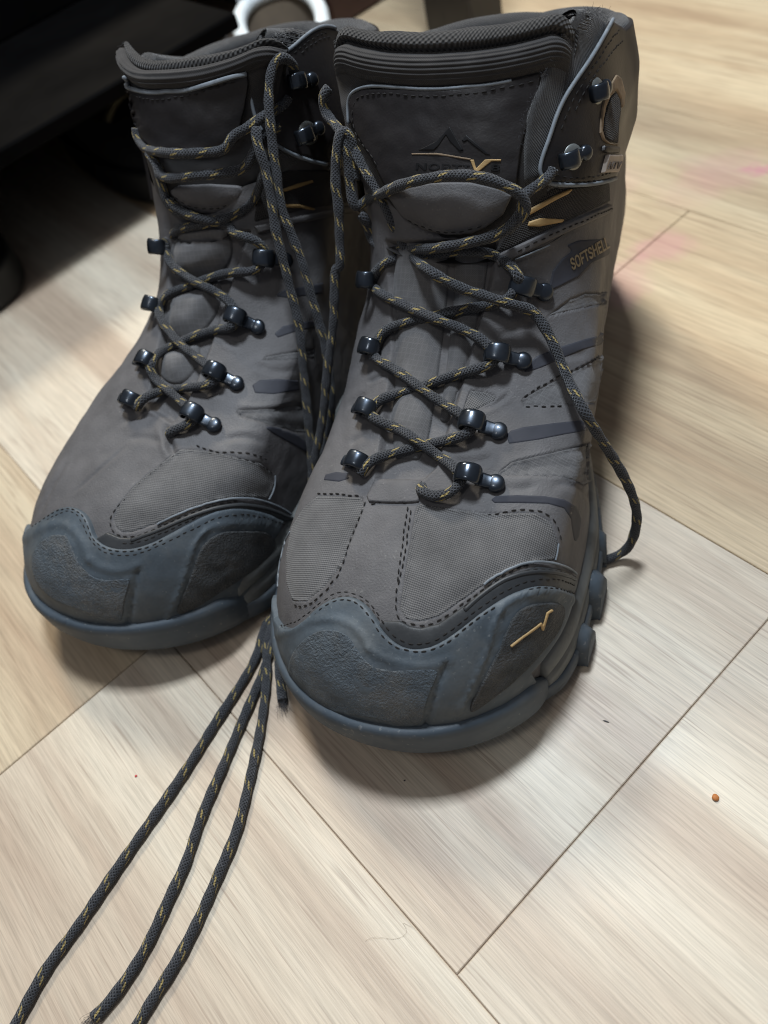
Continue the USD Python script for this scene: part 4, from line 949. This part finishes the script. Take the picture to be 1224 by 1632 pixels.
Lf = dict(
    recess=[(throatL, .0030, .0022), (vampL, .0009, .0010), (winL1, .0009, .0008), (winL2, .0012, .0010)],
    creases=[(c6((450, 130), (360, 215), (250, 310)), .0007, .0004), (c6((600, 100), (605, 140), (630, 180)), .0012, .0011), (c6((240, 190), (180, 290), (140, 380)), .0008, .0006), (c5((280, 790), (290, 860), (310, 905)), .0014, .0012),
             (c5((540, 740), (680, 745), (810, 718)), .0009, .0009), (c5((500, 475), (570, 500)), .0008, .0005), (c5((430, 700), (450, 680), (520, 690)), .001, .0005), (c5((100, 800), (170, 770), (260, 775)), .0012, .0006), (c5((500, 860), (600, 850), (680, 880)), .0012, .0006), (c5((120, 860), (200, 850), (280, 880)), .0014, .0005), (c5((620, 560), (700, 590), (790, 585)), .0012, .0006)],
    flap_edge=c4((640, 560), (600, 510), (578, 470), (565, 395), (580, 320), (622, 240), (700, 180), (780, 122), (840, 105)),
    leather_edge=c4((935, 112), (870, 110), (815, 145), (760, 192), (690, 235), (640, 280), (618, 330), (612, 380), (622, 440), (640, 490), (700, 560), (900, 640)),
    flap_top=.176, flap_top_left=.166, cut_z=.152, tongue_wrap=(.026, .020), uL=([.10, .12, .14, .16, .19], [.20, .22, .24, .28, .32]),
    tongue_profile=[(.1505, .114), (.1525, .123), (.1545, .131), (.1580, .140), (.1620, .148), (.1660, .155), (.1700, .1622), (.1735, .1685), (.1755, .1712), (.1785, .1730), (.1820, .1728), (.1850, .1700), (.1870, .164), (.188, .155), (.188, .140)],
    tongue_left=([.11, .125, .145, .165, .18], [-.026, -.029, -.033, -.0385, -.041]), tongue_right=([.11, .125, .145, .165, .18], [.030, .034, .039, .044, .046]),
    tongue_tilt=.0, tongue_drop=-.006, seam_px=c4((300, 272))[0], patch_top_px=c4((300, 352))[0],
    cap_edge=capL, cap_back=(.215, .245),
    cap_ridges=[(c6((725, 432), (695, 470), (660, 560), (625, 660), (590, 738)), .0007, .0009), (c6((722, 430), (770, 412), (860, 405), (950, 420), (985, 445)), .0011, .0007), (c6((495, 575), (480, 640), (460, 755)), .0008, -.0012),
                (c6((330, 535), (380, 565), (430, 572), (495, 552)), .0016, .0006), (c6((110, 465), (180, 425), (250, 420), (290, 455), (330, 535)), .0016, .0007)],
    cap_fields=[(c6((130, 500), (200, 440), (255, 440), (285, 490), (325, 560), (400, 590), (478, 590), (462, 660), (445, 748), (330, 728), (220, 690), (140, 620)), .0003),
                (c6((715, 460), (770, 428), (860, 420), (945, 432), (975, 470), (940, 540), (820, 630), (610, 728), (660, 600)), -.0002)],
    cap_skins=[('textured_bumper', c6((140, 510), (205, 452), (250, 455), (275, 500), (318, 570), (400, 602), (468, 600), (452, 665), (436, 738), (330, 718), (225, 680), (150, 615))), ('textured_side', c6((728, 470), (775, 438), (860, 430), (940, 442), (962, 475), (930, 530), (810, 620), (625, 712), (668, 600)))],
    skin_h=.0003,
    hooks=[(c5((398, 775))[0], (-.75, -.3), .0012, {}), (c5((482, 612))[0], (-.75, -.3), .0012, {}), (c5((562, 392))[0], (-.8, -.3), .0012, {}), (c5((660, 150))[0], (-.9, -.1), .0012, {}),
           (c5((165, 718))[0], (.9, .3), .0012, dict(rivet=False)), (c5((222, 568))[0], (.9, .25), .0012, dict(rivet=False)), (c5((255, 345))[0], (.95, .15), .0012, dict(rivet=False)), (c5((280, 105))[0], (.95, .1), .0012, dict(rivet=False)),
           (c4((770, 325))[0], (-.9, .15), .0014, dict(on='Q', kind='speed_hook', scale=.85)), (c4((800, 535))[0], (-.85, .4), .0014, dict(on='Q', kind='speed_hook', scale=.85, plate=True))],
)
Lf['panels'] = [
    dict(name='tongue_cushion', poly=c5((300, 110), (330, 60), (420, 35), (505, 38), (540, 90), (515, 190), (410, 238), (312, 228), (298, 170)), mat=m_rip, base=.0001, t=.0006, pillow=.0050, pw=.009, spline=True),
    dict(name='tongue_cushion', poly=c5((286, 330), (300, 285), (400, 262), (490, 240), (500, 290), (445, 420), (370, 470), (300, 440), (282, 385)), mat=m_rip, base=.0001, t=.0006, pillow=.0050, pw=.009, spline=True),
    dict(name='tongue_cushion', poly=c5((250, 560), (270, 515), (340, 500), (410, 490), (415, 540), (380, 610), (330, 645), (270, 622)), mat=m_rip, base=.0001, t=.0006, pillow=.0040, pw=.008, spline=True),
    dict(name='vamp_panel', poly=vampL, mat=m_vamp, base=.0001, t=.0004, pillow=.0008, e=.0006, pw=.010, r=8),
    dict(name='side_window', poly=winL1, mat=m_rip, base=.0001, t=.0003, pillow=.0005, r=3), dict(name='side_window', poly=winL2, mat=m_rip, base=.0001, t=.0003, pillow=.0010, pw=.008, r=3),
    dict(name='rand_band', poly=bandL, mat=m_band, t=.0014, e=.0010, r=4, step=3),
    dict(name='side_stripe', poly=c5((612, 645), (645, 622), (720, 618), (800, 624), (805, 668), (700, 685), (625, 680)), mat=m_print, t=.00012, e=.0003, r=4),
    dict(name='side_stripe', poly=c5((640, 798), (720, 808), (800, 838), (850, 880), (850, 930), (790, 890), (700, 840)), mat=m_print, t=.00012, e=.0003, r=4),
    dict(name='side_stripe', poly=c5((698, 445), (735, 412), (800, 398), (900, 380), (900, 420), (800, 436), (715, 465)), mat=m_print, t=.00012, e=.0003, r=4),
    dict(name='side_stripe', poly=c5((690, 300), (740, 270), (830, 255), (900, 240), (900, 290), (760, 310)), mat=m_print, t=.00012, e=.0003, r=4),
    dict(name='ankle_flex', poly=c4((640, 700), (760, 660), (900, 660), (1000, 690), (1000, 790), (820, 820), (700, 850), (620, 870)), mat=m_strap, t=.0006, base=-.0002, r=4),
    dict(name='ankle_trim', poly=c4((720, 740), (790, 715), (850, 700), (855, 712), (790, 735), (725, 755)), mat=m_tan, t=.0004, base=.0005, r=1.5, step=3), dict(name='ankle_trim', poly=c4((730, 795), (800, 795), (860, 812), (860, 822), (800, 812), (735, 810)), mat=m_tan, t=.0004, base=.0005, r=1.5, step=3),
    dict(name='quarter_edge', poly=c4((620, 880), (720, 858), (850, 830), (1010, 800), (1010, 830), (850, 862), (720, 890), (640, 915)), mat=m_upper, t=.0014, e=.0009, r=3),
    dict(name='tongue_patch', on='T', poly=c4((105, 322), (150, 345), (220, 362), (300, 356), (400, 336), (500, 306), (600, 280), (606, 330), (590, 430), (560, 540), (480, 590), (350, 600), (240, 592), (190, 545), (160, 480), (128, 400)), mat=m_leather, t=.0011, e=.0007, r=4, na=.0004),
    dict(name='tongue_tab', on='T', poly=c4((298, 742), (330, 722), (450, 716), (560, 722), (600, 735), (575, 785), (480, 832), (420, 835), (345, 805), (308, 765)), mat=m_upper, t=.0008, base=.0002, pillow=.0014, pw=.008, r=4),
]
Lf['stitches'] = [
    ('B', c6((640, 155), (600, 182), (500, 265), (425, 345), (392, 400), (405, 440), (440, 455), (480, 455), (560, 425), (660, 380), (760, 344), (850, 330)), .0003), ('B', c6((740, 160), (830, 175), (930, 205), (970, 240)), .0003),
    ('B', c6((115, 450), (160, 418), (210, 385), (250, 372), (285, 385), (310, 425), (330, 465), (365, 502), (430, 520), (505, 512), (590, 474), (690, 424), (775, 384), (850, 374), (930, 388), (1000, 412)), .0021),
    ('B', c6((130, 425), (200, 378), (252, 362), (292, 375), (320, 412), (336, 455), (370, 492), (430, 508), (502, 500), (585, 463)), .0021), ('B', c6((440, 480), (500, 475), (585, 440), (680, 395), (765, 356), (850, 342), (940, 358), (1020, 388)), .0014),
    ('T', c4((125, 350), (180, 378), (230, 388), (300, 384), (400, 365), (500, 335), (580, 312)), .0012), ('T', c4((330, 765), (400, 800), (460, 806), (540, 780)), .0026),
    ('Q', c4((900, 130), (850, 150), (790, 195), (720, 240)), .0012), ('Q', c4((910, 145), (860, 165), (800, 210)), .0012), ('B', c5((400, 880), (480, 905), (600, 912), (680, 940)), .0003),
]
Lf['cords'] = [
    ('tongue_piping', 'B', c5((585, 100), (560, 170), (520, 290), (480, 420), (430, 540), (400, 620), (370, 700)), -.0012, .0011, m_rip), ('tongue_piping', 'B', c5((565, 90), (540, 170), (500, 290), (460, 410), (415, 530), (380, 620)), -.0014, .0010, m_rip),
    ('patch_edge', 'T', c4((103, 318), (150, 344), (220, 361), (300, 355), (400, 335), (500, 305), (590, 282)), .0008, .0009, m_edge),
    ('cap_piping', 'B', c6((470, 470), (560, 436), (660, 392), (760, 356), (850, 342), (940, 356), (1030, 392)), .0012, .0008, m_band), ('worn_edge', 'B', c6((975, 240), (972, 280), (952, 325)), .0003, .0004, m_edge),
    ('worn_edge', 'B', c6((560, 415), (660, 369), (760, 335), (850, 321), (945, 334), (1030, 378)), .0008, .00045, m_edge),
]
boot_R, SR = build_boot(BR, R, 'brown grey hiking boot with dark toe cap, nearest, in front of the other boot')
boot_L, SL = build_boot(BL, Lf, 'brown grey hiking boot standing behind and beside the dark bench, its collar lining frayed')
# ------------------------------------------------------------------ laces
LR = .00192
def lace_points(entries, SS):
    """('B'|'T'|'Q', x, y, h) on a boot surface; ('Z', x, y, z) at a height; ('D', x, y) between its neighbours in depth"""
    pts = [None] * len(entries); dep = [None] * len(entries); xy = []
    for i, e in enumerate(entries):
        xy.append(e[1:3])
        if e[0] == 'Z': pts[i] = atz(e[1], e[2], e[3])
        elif e[0] != 'D':
            p = SS[e[0]].pt(e[1], e[2], e[3]); pts[i] = CAM + ray(e[1], e[2]) * ((p - CAM) @ FW)
        if pts[i] is not None: dep[i] = (pts[i] - CAM) @ FW
    known = [i for i in range(len(entries)) if dep[i] is not None]
    xy = np.array(xy, float); L = np.concatenate([[0], np.cumsum(np.linalg.norm(np.diff(xy, axis=0), axis=1))])
    for i in range(len(entries)):
        if pts[i] is None:
            d = 1 / np.interp(L[i], L[known], [1 / dep[j] for j in known])
            pts[i] = CAM + ray(*xy[i]) * d
    return np.array(pts)
def surf_pts(on, pts, h):
    return [(on, x, y, hh) for (x, y), hh in zip(pts, h)]
def lace(entries, SS, frayed=False, r=LR):
    p = spline(lace_points(entries, SS), 260)
    def rf(u, s): return 1 + .05 * np.sin(s * 700) + .05 * np.sin(s * 170 + 1) + (.12 * np.clip(1 - (s[-1] - s) / .003, 0, 1) if frayed else 0)
    return tube(p, r, 18, .00055, rfun=rf)
FUZZ = []
def fuzz(p, n, length, spread=1.0, r=LR):
    k = rng.integers(0, len(p) - 1, n)
    d = rng.normal(size=(n, 3)); d /= np.linalg.norm(d, axis=1, keepdims=True)
    a = p[k] + d * r * .9; ln = length * rng.uniform(.4, 1.2, (n, 1))
    b = a + d * ln * .5 + rng.normal(size=(n, 3)) * ln * .15; c = b + d * ln * .3 + rng.normal(size=(n, 3)) * ln * .3
    FUZZ.append(np.stack([a, b, c], 1))
def fuzz_part(root, name='stray_fibres', width=.00007, m=None):
    global FUZZ
    if not FUZZ: return
    P = np.concatenate(FUZZ); FUZZ = []
    bc = UsdGeom.BasisCurves.Define(stage, path_for(name, root))
    bc.CreateTypeAttr('linear'); bc.CreatePointsAttr(Vt.Vec3fArray.FromNumpy(P.reshape(-1, 3).astype(np.float32)))
    bc.CreateCurveVertexCountsAttr(Vt.IntArray.FromNumpy(np.full(len(P), 3, np.int32)))
    bc.CreateWidthsAttr(Vt.FloatArray([width])); bc.SetWidthsInterpolation('constant')
    UsdShade.MaterialBindingAPI.Apply(bc.GetPrim()).Bind(m or m_fuzz)
    bc.GetPrim().SetCustomDataByKey('kind', 'stuff')
def build_lace(root, SS, runs, name='shoelace'):
    ms, sts, off = [], [], 0.
    for run in runs:
        e, fr = (run, False) if not isinstance(run, dict) else (run['e'], run.get('fray', False))
        (V, F), st = lace(e, SS, fr)
        st = st.copy(); st[:, 0] += off; off += .0171
        ms.append((V, F)); sts.append(st)
        p = spline(lace_points(e, SS), 200); fuzz(p, 60 if not fr else 90, .0011)
        if fr:
            m = len(p); d = p[-1] - p[-4]; d /= np.linalg.norm(d)
            a = p[-1] + rng.normal(size=(60, 3)) * LR * .5 - d * .001; b = a + d * .003 + rng.normal(size=(60, 3)) * .0008; c = b + d * .002 + rng.normal(size=(60, 3)) * .0009
            FUZZ.append(np.stack([a, b, c], 1))
    m = cat_meshes(ms)
    part(name, m, m_lace, root, uv=np.vstack(sts))
    fuzz_part(root)
B_ = lambda f, *p: [('B', *f((x, y))[0], h) for x, y, h in p]
T_ = lambda f, *p: [('T', *f((x, y))[0], h) for x, y, h in p]
Q_ = lambda f, *p: [('Q', *f((x, y))[0], h) for x, y, h in p]
D_ = lambda f, *p: [('D', *f((x, y))[0]) for x, y in p]
Z_ = lambda f, *p: [('Z', *f((x, y))[0], z) for x, y, z in p]
FZ = .0024
runs_R = [
    B_(c2, (384, 838, -.001), (392, 856, .003), (425, 868, .0042), (470, 862, .0045), (505, 838, .0045), (530, 800, .0048)),
    B_(c2, (530, 806, .0048), (498, 768, .0050), (440, 725, .0062), (370, 675, .0068), (290, 628, .0062), (230, 602, .0052), (195, 572, .0048), (190, 550, .0048)),
    B_(c2, (165, 790, .0045), (205, 745, .0050), (265, 722, .0045), (350, 700, .0032), (430, 681, .0032), (500, 664, .0042), (540, 648, .0050), (565, 612, .0048)),
    B_(c2, (560, 630, .0048), (528, 586, .0052), (450, 535, .0062), (370, 480, .0068), (290, 422, .0060), (232, 388, .0052), (205, 350, .0048)),
    B_(c2, (190, 590, .0045), (235, 530, .0050), (300, 507, .0042), (400, 475, .0032), (500, 440, .0034), (590, 416, .0045), (628, 400, .0050), (650, 370, .0048)),
    B_(c2, (645, 385, .0048), (608, 326, .0052), (520, 275, .0062), (430, 240, .0068), (330, 197, .0064), (250, 158, .0056), (215, 130, .0050), (205, 100, .0048)),
    B_(c2, (212, 365, .0045), (245, 292, .0050), (300, 262, .0042), (400, 238, .0034), (500, 215, .0036), (600, 196, .0042), (680, 172, .0050), (715, 130, .0048)),
    B_(c1, (735, 1010, .0050), (712, 960, .0060)) + T_(c1, (660, 915, .0046), (600, 895, .0046), (520, 892, .0048), (430, 897, .0048), (330, 910, .0050), (262, 930, .0056)) + B_(c1, (225, 960, .0065), (213, 995, .0050)),
    T_(c1, (165, 760, .004), (190, 800, .0050), (208, 850, .0060), (255, 884, .0064), (340, 886, .0064), (430, 881, .0090), (560, 858, .0085), (640, 836, .0080), (700, 800, .0090), (735, 748, .0100), (745, 700, .0090)) + Q_(c1, (790, 660, .0035), (850, 600, .0020)),
    Q_(c4, (915, 345, .003)) + Q_(c4, (895, 400, .003), (910, 450, .004)) + T_(c1, (100, 480, .0060), (128, 640, .0040), (150, 732, .0060), (185, 712, .0075), (232, 690, .0080), (300, 660, .0085), (370, 640, .0085), (440, 628, .0080), (500, 622, .0080), (560, 625, .0080), (620, 637, .0085), (680, 660, .0095), (722, 682, .0105), (747, 710, .0115), (752, 740, .0115), (738, 768, .0110), (715, 790, .0090), (690, 815, .0060)),
    T_(c1, (110, 470, .0080), (140, 520, .0060), (178, 600, .0060), (215, 662, .0060), (255, 735, .0070), (285, 800, .0080), (310, 850, .0100), (350, 910, .0130)) + B_(c1, (410, 960, .0120), (480, 1003, .0105), (560, 1035, .0095), (640, 1060, .0090), (720, 1085, .0085), (780, 1110, .0075)) + B_(c2, (850, 330, .0085), (900, 450, .0110), (960, 570, .0150))
    + D_(c2, (1040, 700), (1110, 820), (1145, 930), (1135, 1010)) + Z_(c2, (1100, 1065, .006), (1040, 1095, .0030), (990, 1112, .0026), (950, 1118, .0026)),
    T_(c1, (150, 640, .0020), (140, 540, .0060), (125, 480, .0085), (104, 466, .0095), (88, 492, .0100), (80, 560, .0100)) + D_(c1, (78, 650), (88, 740), (92, 850), (90, 950)) + D_(c2, (82, 60), (72, 220), (52, 390), (40, 520), (22, 650), (2, 745)) + Z_(lambda *p: list(p), (490, 830, .012), (468, 880, .004), (450, 940, FZ)) + Z_(c7, (870, 150, FZ), (868, 230, FZ), (860, 340, FZ), (838, 480, FZ), (802, 640, FZ), (770, 760, FZ), (712, 900, FZ), (650, 1040, FZ), (572, 1190, FZ), (490, 1320, FZ), (420, 1440, FZ), (330, 1600, FZ)),
    dict(e=Z_(c7, (940, 60, FZ), (905, 150, FZ), (905, 215, FZ), (912, 285, FZ), (919, 342, FZ)), fray=True),
]
runs_L = [
    B_(c5, (295, 835, .000), (312, 822, .0030), (345, 808, .0042), (378, 792, .0046), (395, 760, .0048)),
    B_(c5, (390, 775, .0048), (365, 735, .0052), (340, 710, .0062), (290, 668, .0068), (240, 622, .0056), (222, 590, .0050), (218, 560, .0048)),
    B_(c5, (165, 735, .0045), (205, 692, .0050), (262, 672, .0042), (330, 660, .0034), (400, 651, .0040), (450, 642, .0050), (480, 605, .0048)),
    B_(c5, (475, 610, .0048), (440, 570, .0054), (400, 536, .0066), (340, 490, .0070), (290, 432, .0066), (262, 388, .0054), (252, 340, .0048)),
    B_(c5, (218, 590, .0045), (240, 535, .0050), (275, 508, .0046), (330, 480, .0040), (400, 451, .0038), (480, 430, .0042), (530, 420, .0050), (562, 385, .0048)),
    B_(c5, (560, 390, .0048), (540, 338, .0054), (490, 291, .0066), (420, 256, .0072), (350, 216, .0070), (305, 178, .0058), (285, 140, .0050), (278, 100, .0048)),
    B_(c5, (254, 365, .0045), (265, 320, .0052), (300, 286, .0048), (355, 264, .0044), (430, 236, .0042), (520, 210, .0042), (600, 203, .0046), (642, 188, .0050), (665, 140, .0048)),
    B_(c5, (668, 135, .0050), (650, 100, .0060), (615, 76, .0060), (540, 48, .0066)) + T_(c4, (530, 882, .0060), (450, 862, .0060), (370, 838, .0056), (320, 812, .0052), (292, 775, .0050)),
    B_(c5, (275, 90, .0048)) + T_(c4, (300, 930, .0056), (330, 895, .0060), (400, 880, .0050), (470, 862, .0048), (540, 842, .0050), (595, 812, .0060), (630, 765, .0070)) + Q_(c4, (655, 700, .0030), (680, 640, .0020)),
    T_(c4, (165, 500, .0040), (175, 545, .0060), (205, 580, .0066), (262, 594, .0066), (350, 600, .0066), (440, 595, .0070), (505, 582, .0080), (530, 550, .0090), (560, 520, .0090), (600, 498, .0085)) + Q_(c4, (650, 462, .0060), (715, 425, .0035), (760, 380, .0030)),
    T_(c4, (250, 650, .0040), (272, 690, .0060), (330, 692, .0060), (430, 682, .0060), (520, 674, .0060), (590, 650, .0070), (620, 600, .0080)) + Q_(c4, (650, 540, .0050), (720, 500, .0030)),
    T_(c4, (215, 600, .0040), (250, 665, .0050), (264, 720, .0060), (280, 775, .0060), (300, 810, .0056), (350, 832, .0050)),
    Q_(c9, (520, 270, .0030), (505, 205, .0070), (465, 165, .0095), (420, 158, .0100), (375, 190, .0095), (345, 280, .0090), (330, 400, .0090), (330, 520, .0095), (340, 650, .0100)) + D_(c9, (355, 800), (375, 950), (400, 1120), (425, 1300)) + D_(c5, (770, 60), (815, 180), (850, 310), (890, 450), (912, 560), (925, 690), (915, 820)) + Z_(lambda *p: list(p), (505, 780, .022), (480, 850, .010), (452, 920, .004)) + Z_(c7, (905, 90, .003), (885, 160, .0026), (850, 260, FZ), (790, 400, FZ), (722, 560, FZ), (650, 730, FZ), (602, 870, FZ), (560, 960, FZ), (500, 1090, FZ), (440, 1200, FZ), (370, 1300, FZ), (305, 1372, FZ)),
    Q_(c9, (230, 700, .0080), (240, 790, .0100), (262, 880, .0110)) + D_(c9, (300, 1000), (330, 1150), (355, 1290)) + D_(c5, (705, 20), (735, 150), (770, 290), (800, 420), (818, 600), (840, 830), (850, 1000), (848, 1080)) + Z_(lambda *p: list(p), (488, 820, .016), (462, 890, .006)) + Z_(c7, (895, 60, .003), (868, 90, FZ), (842, 170, FZ), (790, 275, FZ), (702, 410, FZ), (620, 540, FZ), (490, 730, FZ), (350, 930, FZ), (240, 1090, FZ), (152, 1210, FZ), (62, 1370, FZ), (-60, 1580, FZ)),
]
runs_L[-2] = dict(e=runs_L[-2], fray=True)
build_lace(boot_R, SR, runs_R)
build_lace(boot_L, SL, runs_L)
# frayed textile along the collar edges
for root, SS, lines in ((boot_R, SR, [('Q', c1((935, 75), (985, 42), (1015, 48), (1040, 75)), 260), ('Q', c1((745, 520), (750, 420), (790, 320), (832, 230), (882, 150), (935, 75)), 160)]),
                        (boot_L, SL, [('T', c4((95, 140), (120, 170), (200, 230), (290, 262), (340, 255)), 120), ('Q', c4((700, 180), (780, 122), (840, 105)), 140), ('Q', c4((580, 320), (622, 240), (700, 180)), 100)])):
    for on, ln, n in lines:
        P, N, _ = SS[on].at(smooth_poly(ln, closed=False, n=60))
        fuzz(P + N * .0002, n, .0016, r=.0008)
    fuzz_part(root, 'frayed_fibres')

# ------------------------------------------------------------------ dark bench and what stands beyond
def world_ab(a, b, z): return np.array([*(AX * a + BX * b), z])
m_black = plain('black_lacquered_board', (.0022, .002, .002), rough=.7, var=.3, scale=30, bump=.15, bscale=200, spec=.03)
def board(a0, a1, b0, b1, z0, z1, r=.0015):
    m = trimesh.creation.box([a1 - a0 - 2 * r, b1 - b0 - 2 * r, z1 - z0 - 2 * r])
    # chamfered box
    import manifold3d as mf
    s = mf.Manifold.hull_points(np.vstack([np.array(m.vertices) + d for d in r * np.array([[1, 0, 0], [-1, 0, 0], [0, 1, 0], [0, -1, 0], [0, 0, 1], [0, 0, -1]])]).tolist()) if False else None
    v = np.vstack([np.array(m.vertices) + d for d in r * np.array([[1, 0, 0], [-1, 0, 0], [0, 1, 0], [0, -1, 0], [0, 0, 1], [0, 0, -1]])])
    h = trimesh.Trimesh(v).convex_hull
    V = np.array(h.vertices) + [(a0 + a1) / 2, (b0 + b1) / 2, (z0 + z1) / 2]
    W = np.array([world_ab(x, y, z) for x, y, z in V])
    return W, np.array(h.faces)
bench = thing('shoe_bench', 'long black low bench with a dark gap below it, behind the left boot', 'bench')
AE = .30
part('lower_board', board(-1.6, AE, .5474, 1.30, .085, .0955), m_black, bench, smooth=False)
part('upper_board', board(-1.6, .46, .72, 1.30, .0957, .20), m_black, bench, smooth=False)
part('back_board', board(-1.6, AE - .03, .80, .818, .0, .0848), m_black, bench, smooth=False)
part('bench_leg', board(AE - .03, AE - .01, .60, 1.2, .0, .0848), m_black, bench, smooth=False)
stool = thing('black_stool_leg', 'black square furniture leg standing on the floor behind the nearest boot', 'furniture leg')
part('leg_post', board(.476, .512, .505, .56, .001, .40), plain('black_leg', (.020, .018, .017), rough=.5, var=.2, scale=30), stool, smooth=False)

box = thing('storage_box', 'dark reddish brown wooden box on the floor left of the black furniture leg', 'box')
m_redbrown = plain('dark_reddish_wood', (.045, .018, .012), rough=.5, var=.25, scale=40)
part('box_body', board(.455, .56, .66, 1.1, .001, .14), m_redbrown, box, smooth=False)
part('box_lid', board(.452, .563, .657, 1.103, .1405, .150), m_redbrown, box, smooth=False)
def low_shoe(name, label, at_ab, rot, col, rim, z0=0., L=.27, sole=(.12, .11, .10), scale=1.):
    """a plain low shoe: sole, upper lofted round an open top, padded rim"""
    root = thing(name, label, 'shoe'); name = root.GetName()
    n = 72; th = np.linspace(0, 2 * np.pi, n + 1)
    def outline(k, grow=0.):
        x = np.cos(th) * (L / 2 + grow); w = (.043 + .006 * np.cos(th - .4)) * (1 - .12 * np.clip(-np.cos(th), 0, 1)) + grow
        return x, np.sign(np.sin(th)) * np.abs(np.sin(th)) ** .8 * w
    def place(x, y, z):
        c, s = np.cos(rot), np.sin(rot)
        p = np.stack([x * c - y * s, x * s + y * c], -1) * scale
        base = world_ab(*at_ab, 0)
        return np.concatenate([p + base[:2], (np.broadcast_to(z, x.shape)[..., None] * scale + z0)], -1)
    x, y = outline(0); xs, ys = outline(0, .004)
    rows = [place(xs * .98, ys * .96, .001), place(xs, ys, .004), place(xs, ys, .022), place(xs * .985, ys * .97, .027), place(x * .9, y * .85, .027)]
    s = Surf(np.array(rows), closed=True); part('sole', (s.P.reshape(-1, 3), s.faces()), plain(name + '_sole', sole, rough=.6), root)
    rows = []
    for t in np.linspace(0, 1, 18):
        f = t ** 1.1
        cx = -.055 * f; ln = 1 - .56 * f; wd = 1 - .30 * f ** 1.5
        z = .024 + .044 * t ** .8 + .004 * np.cos(th) * t
        rows.append(place(cx + x * ln, y * wd, z))
    s = Surf(np.array(rows), closed=True); part('upper', (s.P.reshape(-1, 3), s.faces()), plain(name + '_upper', col, rough=.65, bump=.3, bscale=600), root)
    part('collar_rim', tube(rows[-1][:-1].tolist() + [rows[-1][0].tolist()], .0056 * scale, 12, .003)[0], plain(name + '_rim', rim, rough=.7), root)
    inner = [rows[-1], np.array(rows[-1]) * .6 + .4 * rows[-1].mean(0) - [0, 0, .03]]
    s = Surf(np.array(inner), closed=True, flip=True); part('lining', (s.P.reshape(-1, 3), s.faces()), plain(name + '_lining', (.10, .075, .05), rough=.9), root)
    k = np.linspace(0, 1, 5)
    for i in range(4):
        zz = .058 + .010 * i; xx = .075 - .025 * i
        p = place(np.array([xx, xx + .002, xx]), np.array([-.022, 0, .022]), np.array([zz - .008, zz + .004, zz - .008]))
        part('lace_bar', tube(spline(p, 20, 2), .0025, 8, .002)[0], plain(name + '_lace_%d' % i, rim, rough=.8), root)
    return root
low_shoe('low_shoe', 'brown low shoe with a white collar rim, behind the left boot', (.366, .607), math.pi / 2, (.09, .065, .045), (.70, .74, .74), z0=.0)
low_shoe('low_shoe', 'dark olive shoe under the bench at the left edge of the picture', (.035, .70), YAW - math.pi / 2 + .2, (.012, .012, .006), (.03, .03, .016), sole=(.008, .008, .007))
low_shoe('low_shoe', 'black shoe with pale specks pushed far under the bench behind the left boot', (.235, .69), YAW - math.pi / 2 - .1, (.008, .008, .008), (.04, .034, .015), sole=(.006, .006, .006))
# bits on the floor
def crumb(name, label, x, y, r, col, flat=.6, cat='crumb', stretch=1.):
    m = trimesh.creation.icosphere(1, 1.0); v = np.array(m.vertices); v *= (1 + .35 * (noise(v * 2.3 + x) - .5))[:, None]
    v = v * [r * stretch, r, r * flat]; a = x * .37
    v = np.stack([v[:, 0] * np.cos(a) - v[:, 1] * np.sin(a), v[:, 0] * np.sin(a) + v[:, 1] * np.cos(a), v[:, 2]], 1) + atz(x, y, 0) + [0, 0, r * flat * .8]
    part(name, (v, np.array(m.faces)), plain('%s_%d_look' % (name, x), col, rough=.7), smooth=True, label=label, cat=cat)
crumb('crumb', 'small orange crumb on the plank at the right', 1140, 1272, .0012, (.45, .16, .04))
crumb('speck', 'short dark fibre on the plank right of the nearest toe', 966, 1150, .0003, (.07, .065, .06), stretch=4, cat='speck')
crumb('speck', 'tiny dark speck on the plank under the nearest toe shadow', 645, 1244, .00028, (.05, .04, .04), stretch=1.6, cat='speck')
crumb('speck', 'tiny red speck left of the loose laces', 217, 1237, .0005, (.55, .05, .05), cat='speck')

def hair(x0, y0, pts, name='stray_hair', label=''):
    P = np.array([atz(x0 + dx, y0 + dy, .0002 + .0004 * (i % 2)) for i, (dx, dy) in enumerate(pts)])
    part(name, tube(spline(P, 40), .00003, 5, .0008)[0], plain('hair_%d' % x0, (.22, .17, .13), rough=.6), label=label, cat='hair')
hair(582, 1500, [(0, 0), (25, -6), (50, -4), (66, -16), (60, -28), (75, -22)], label='thin curled hair on the floor left of the seam corner')
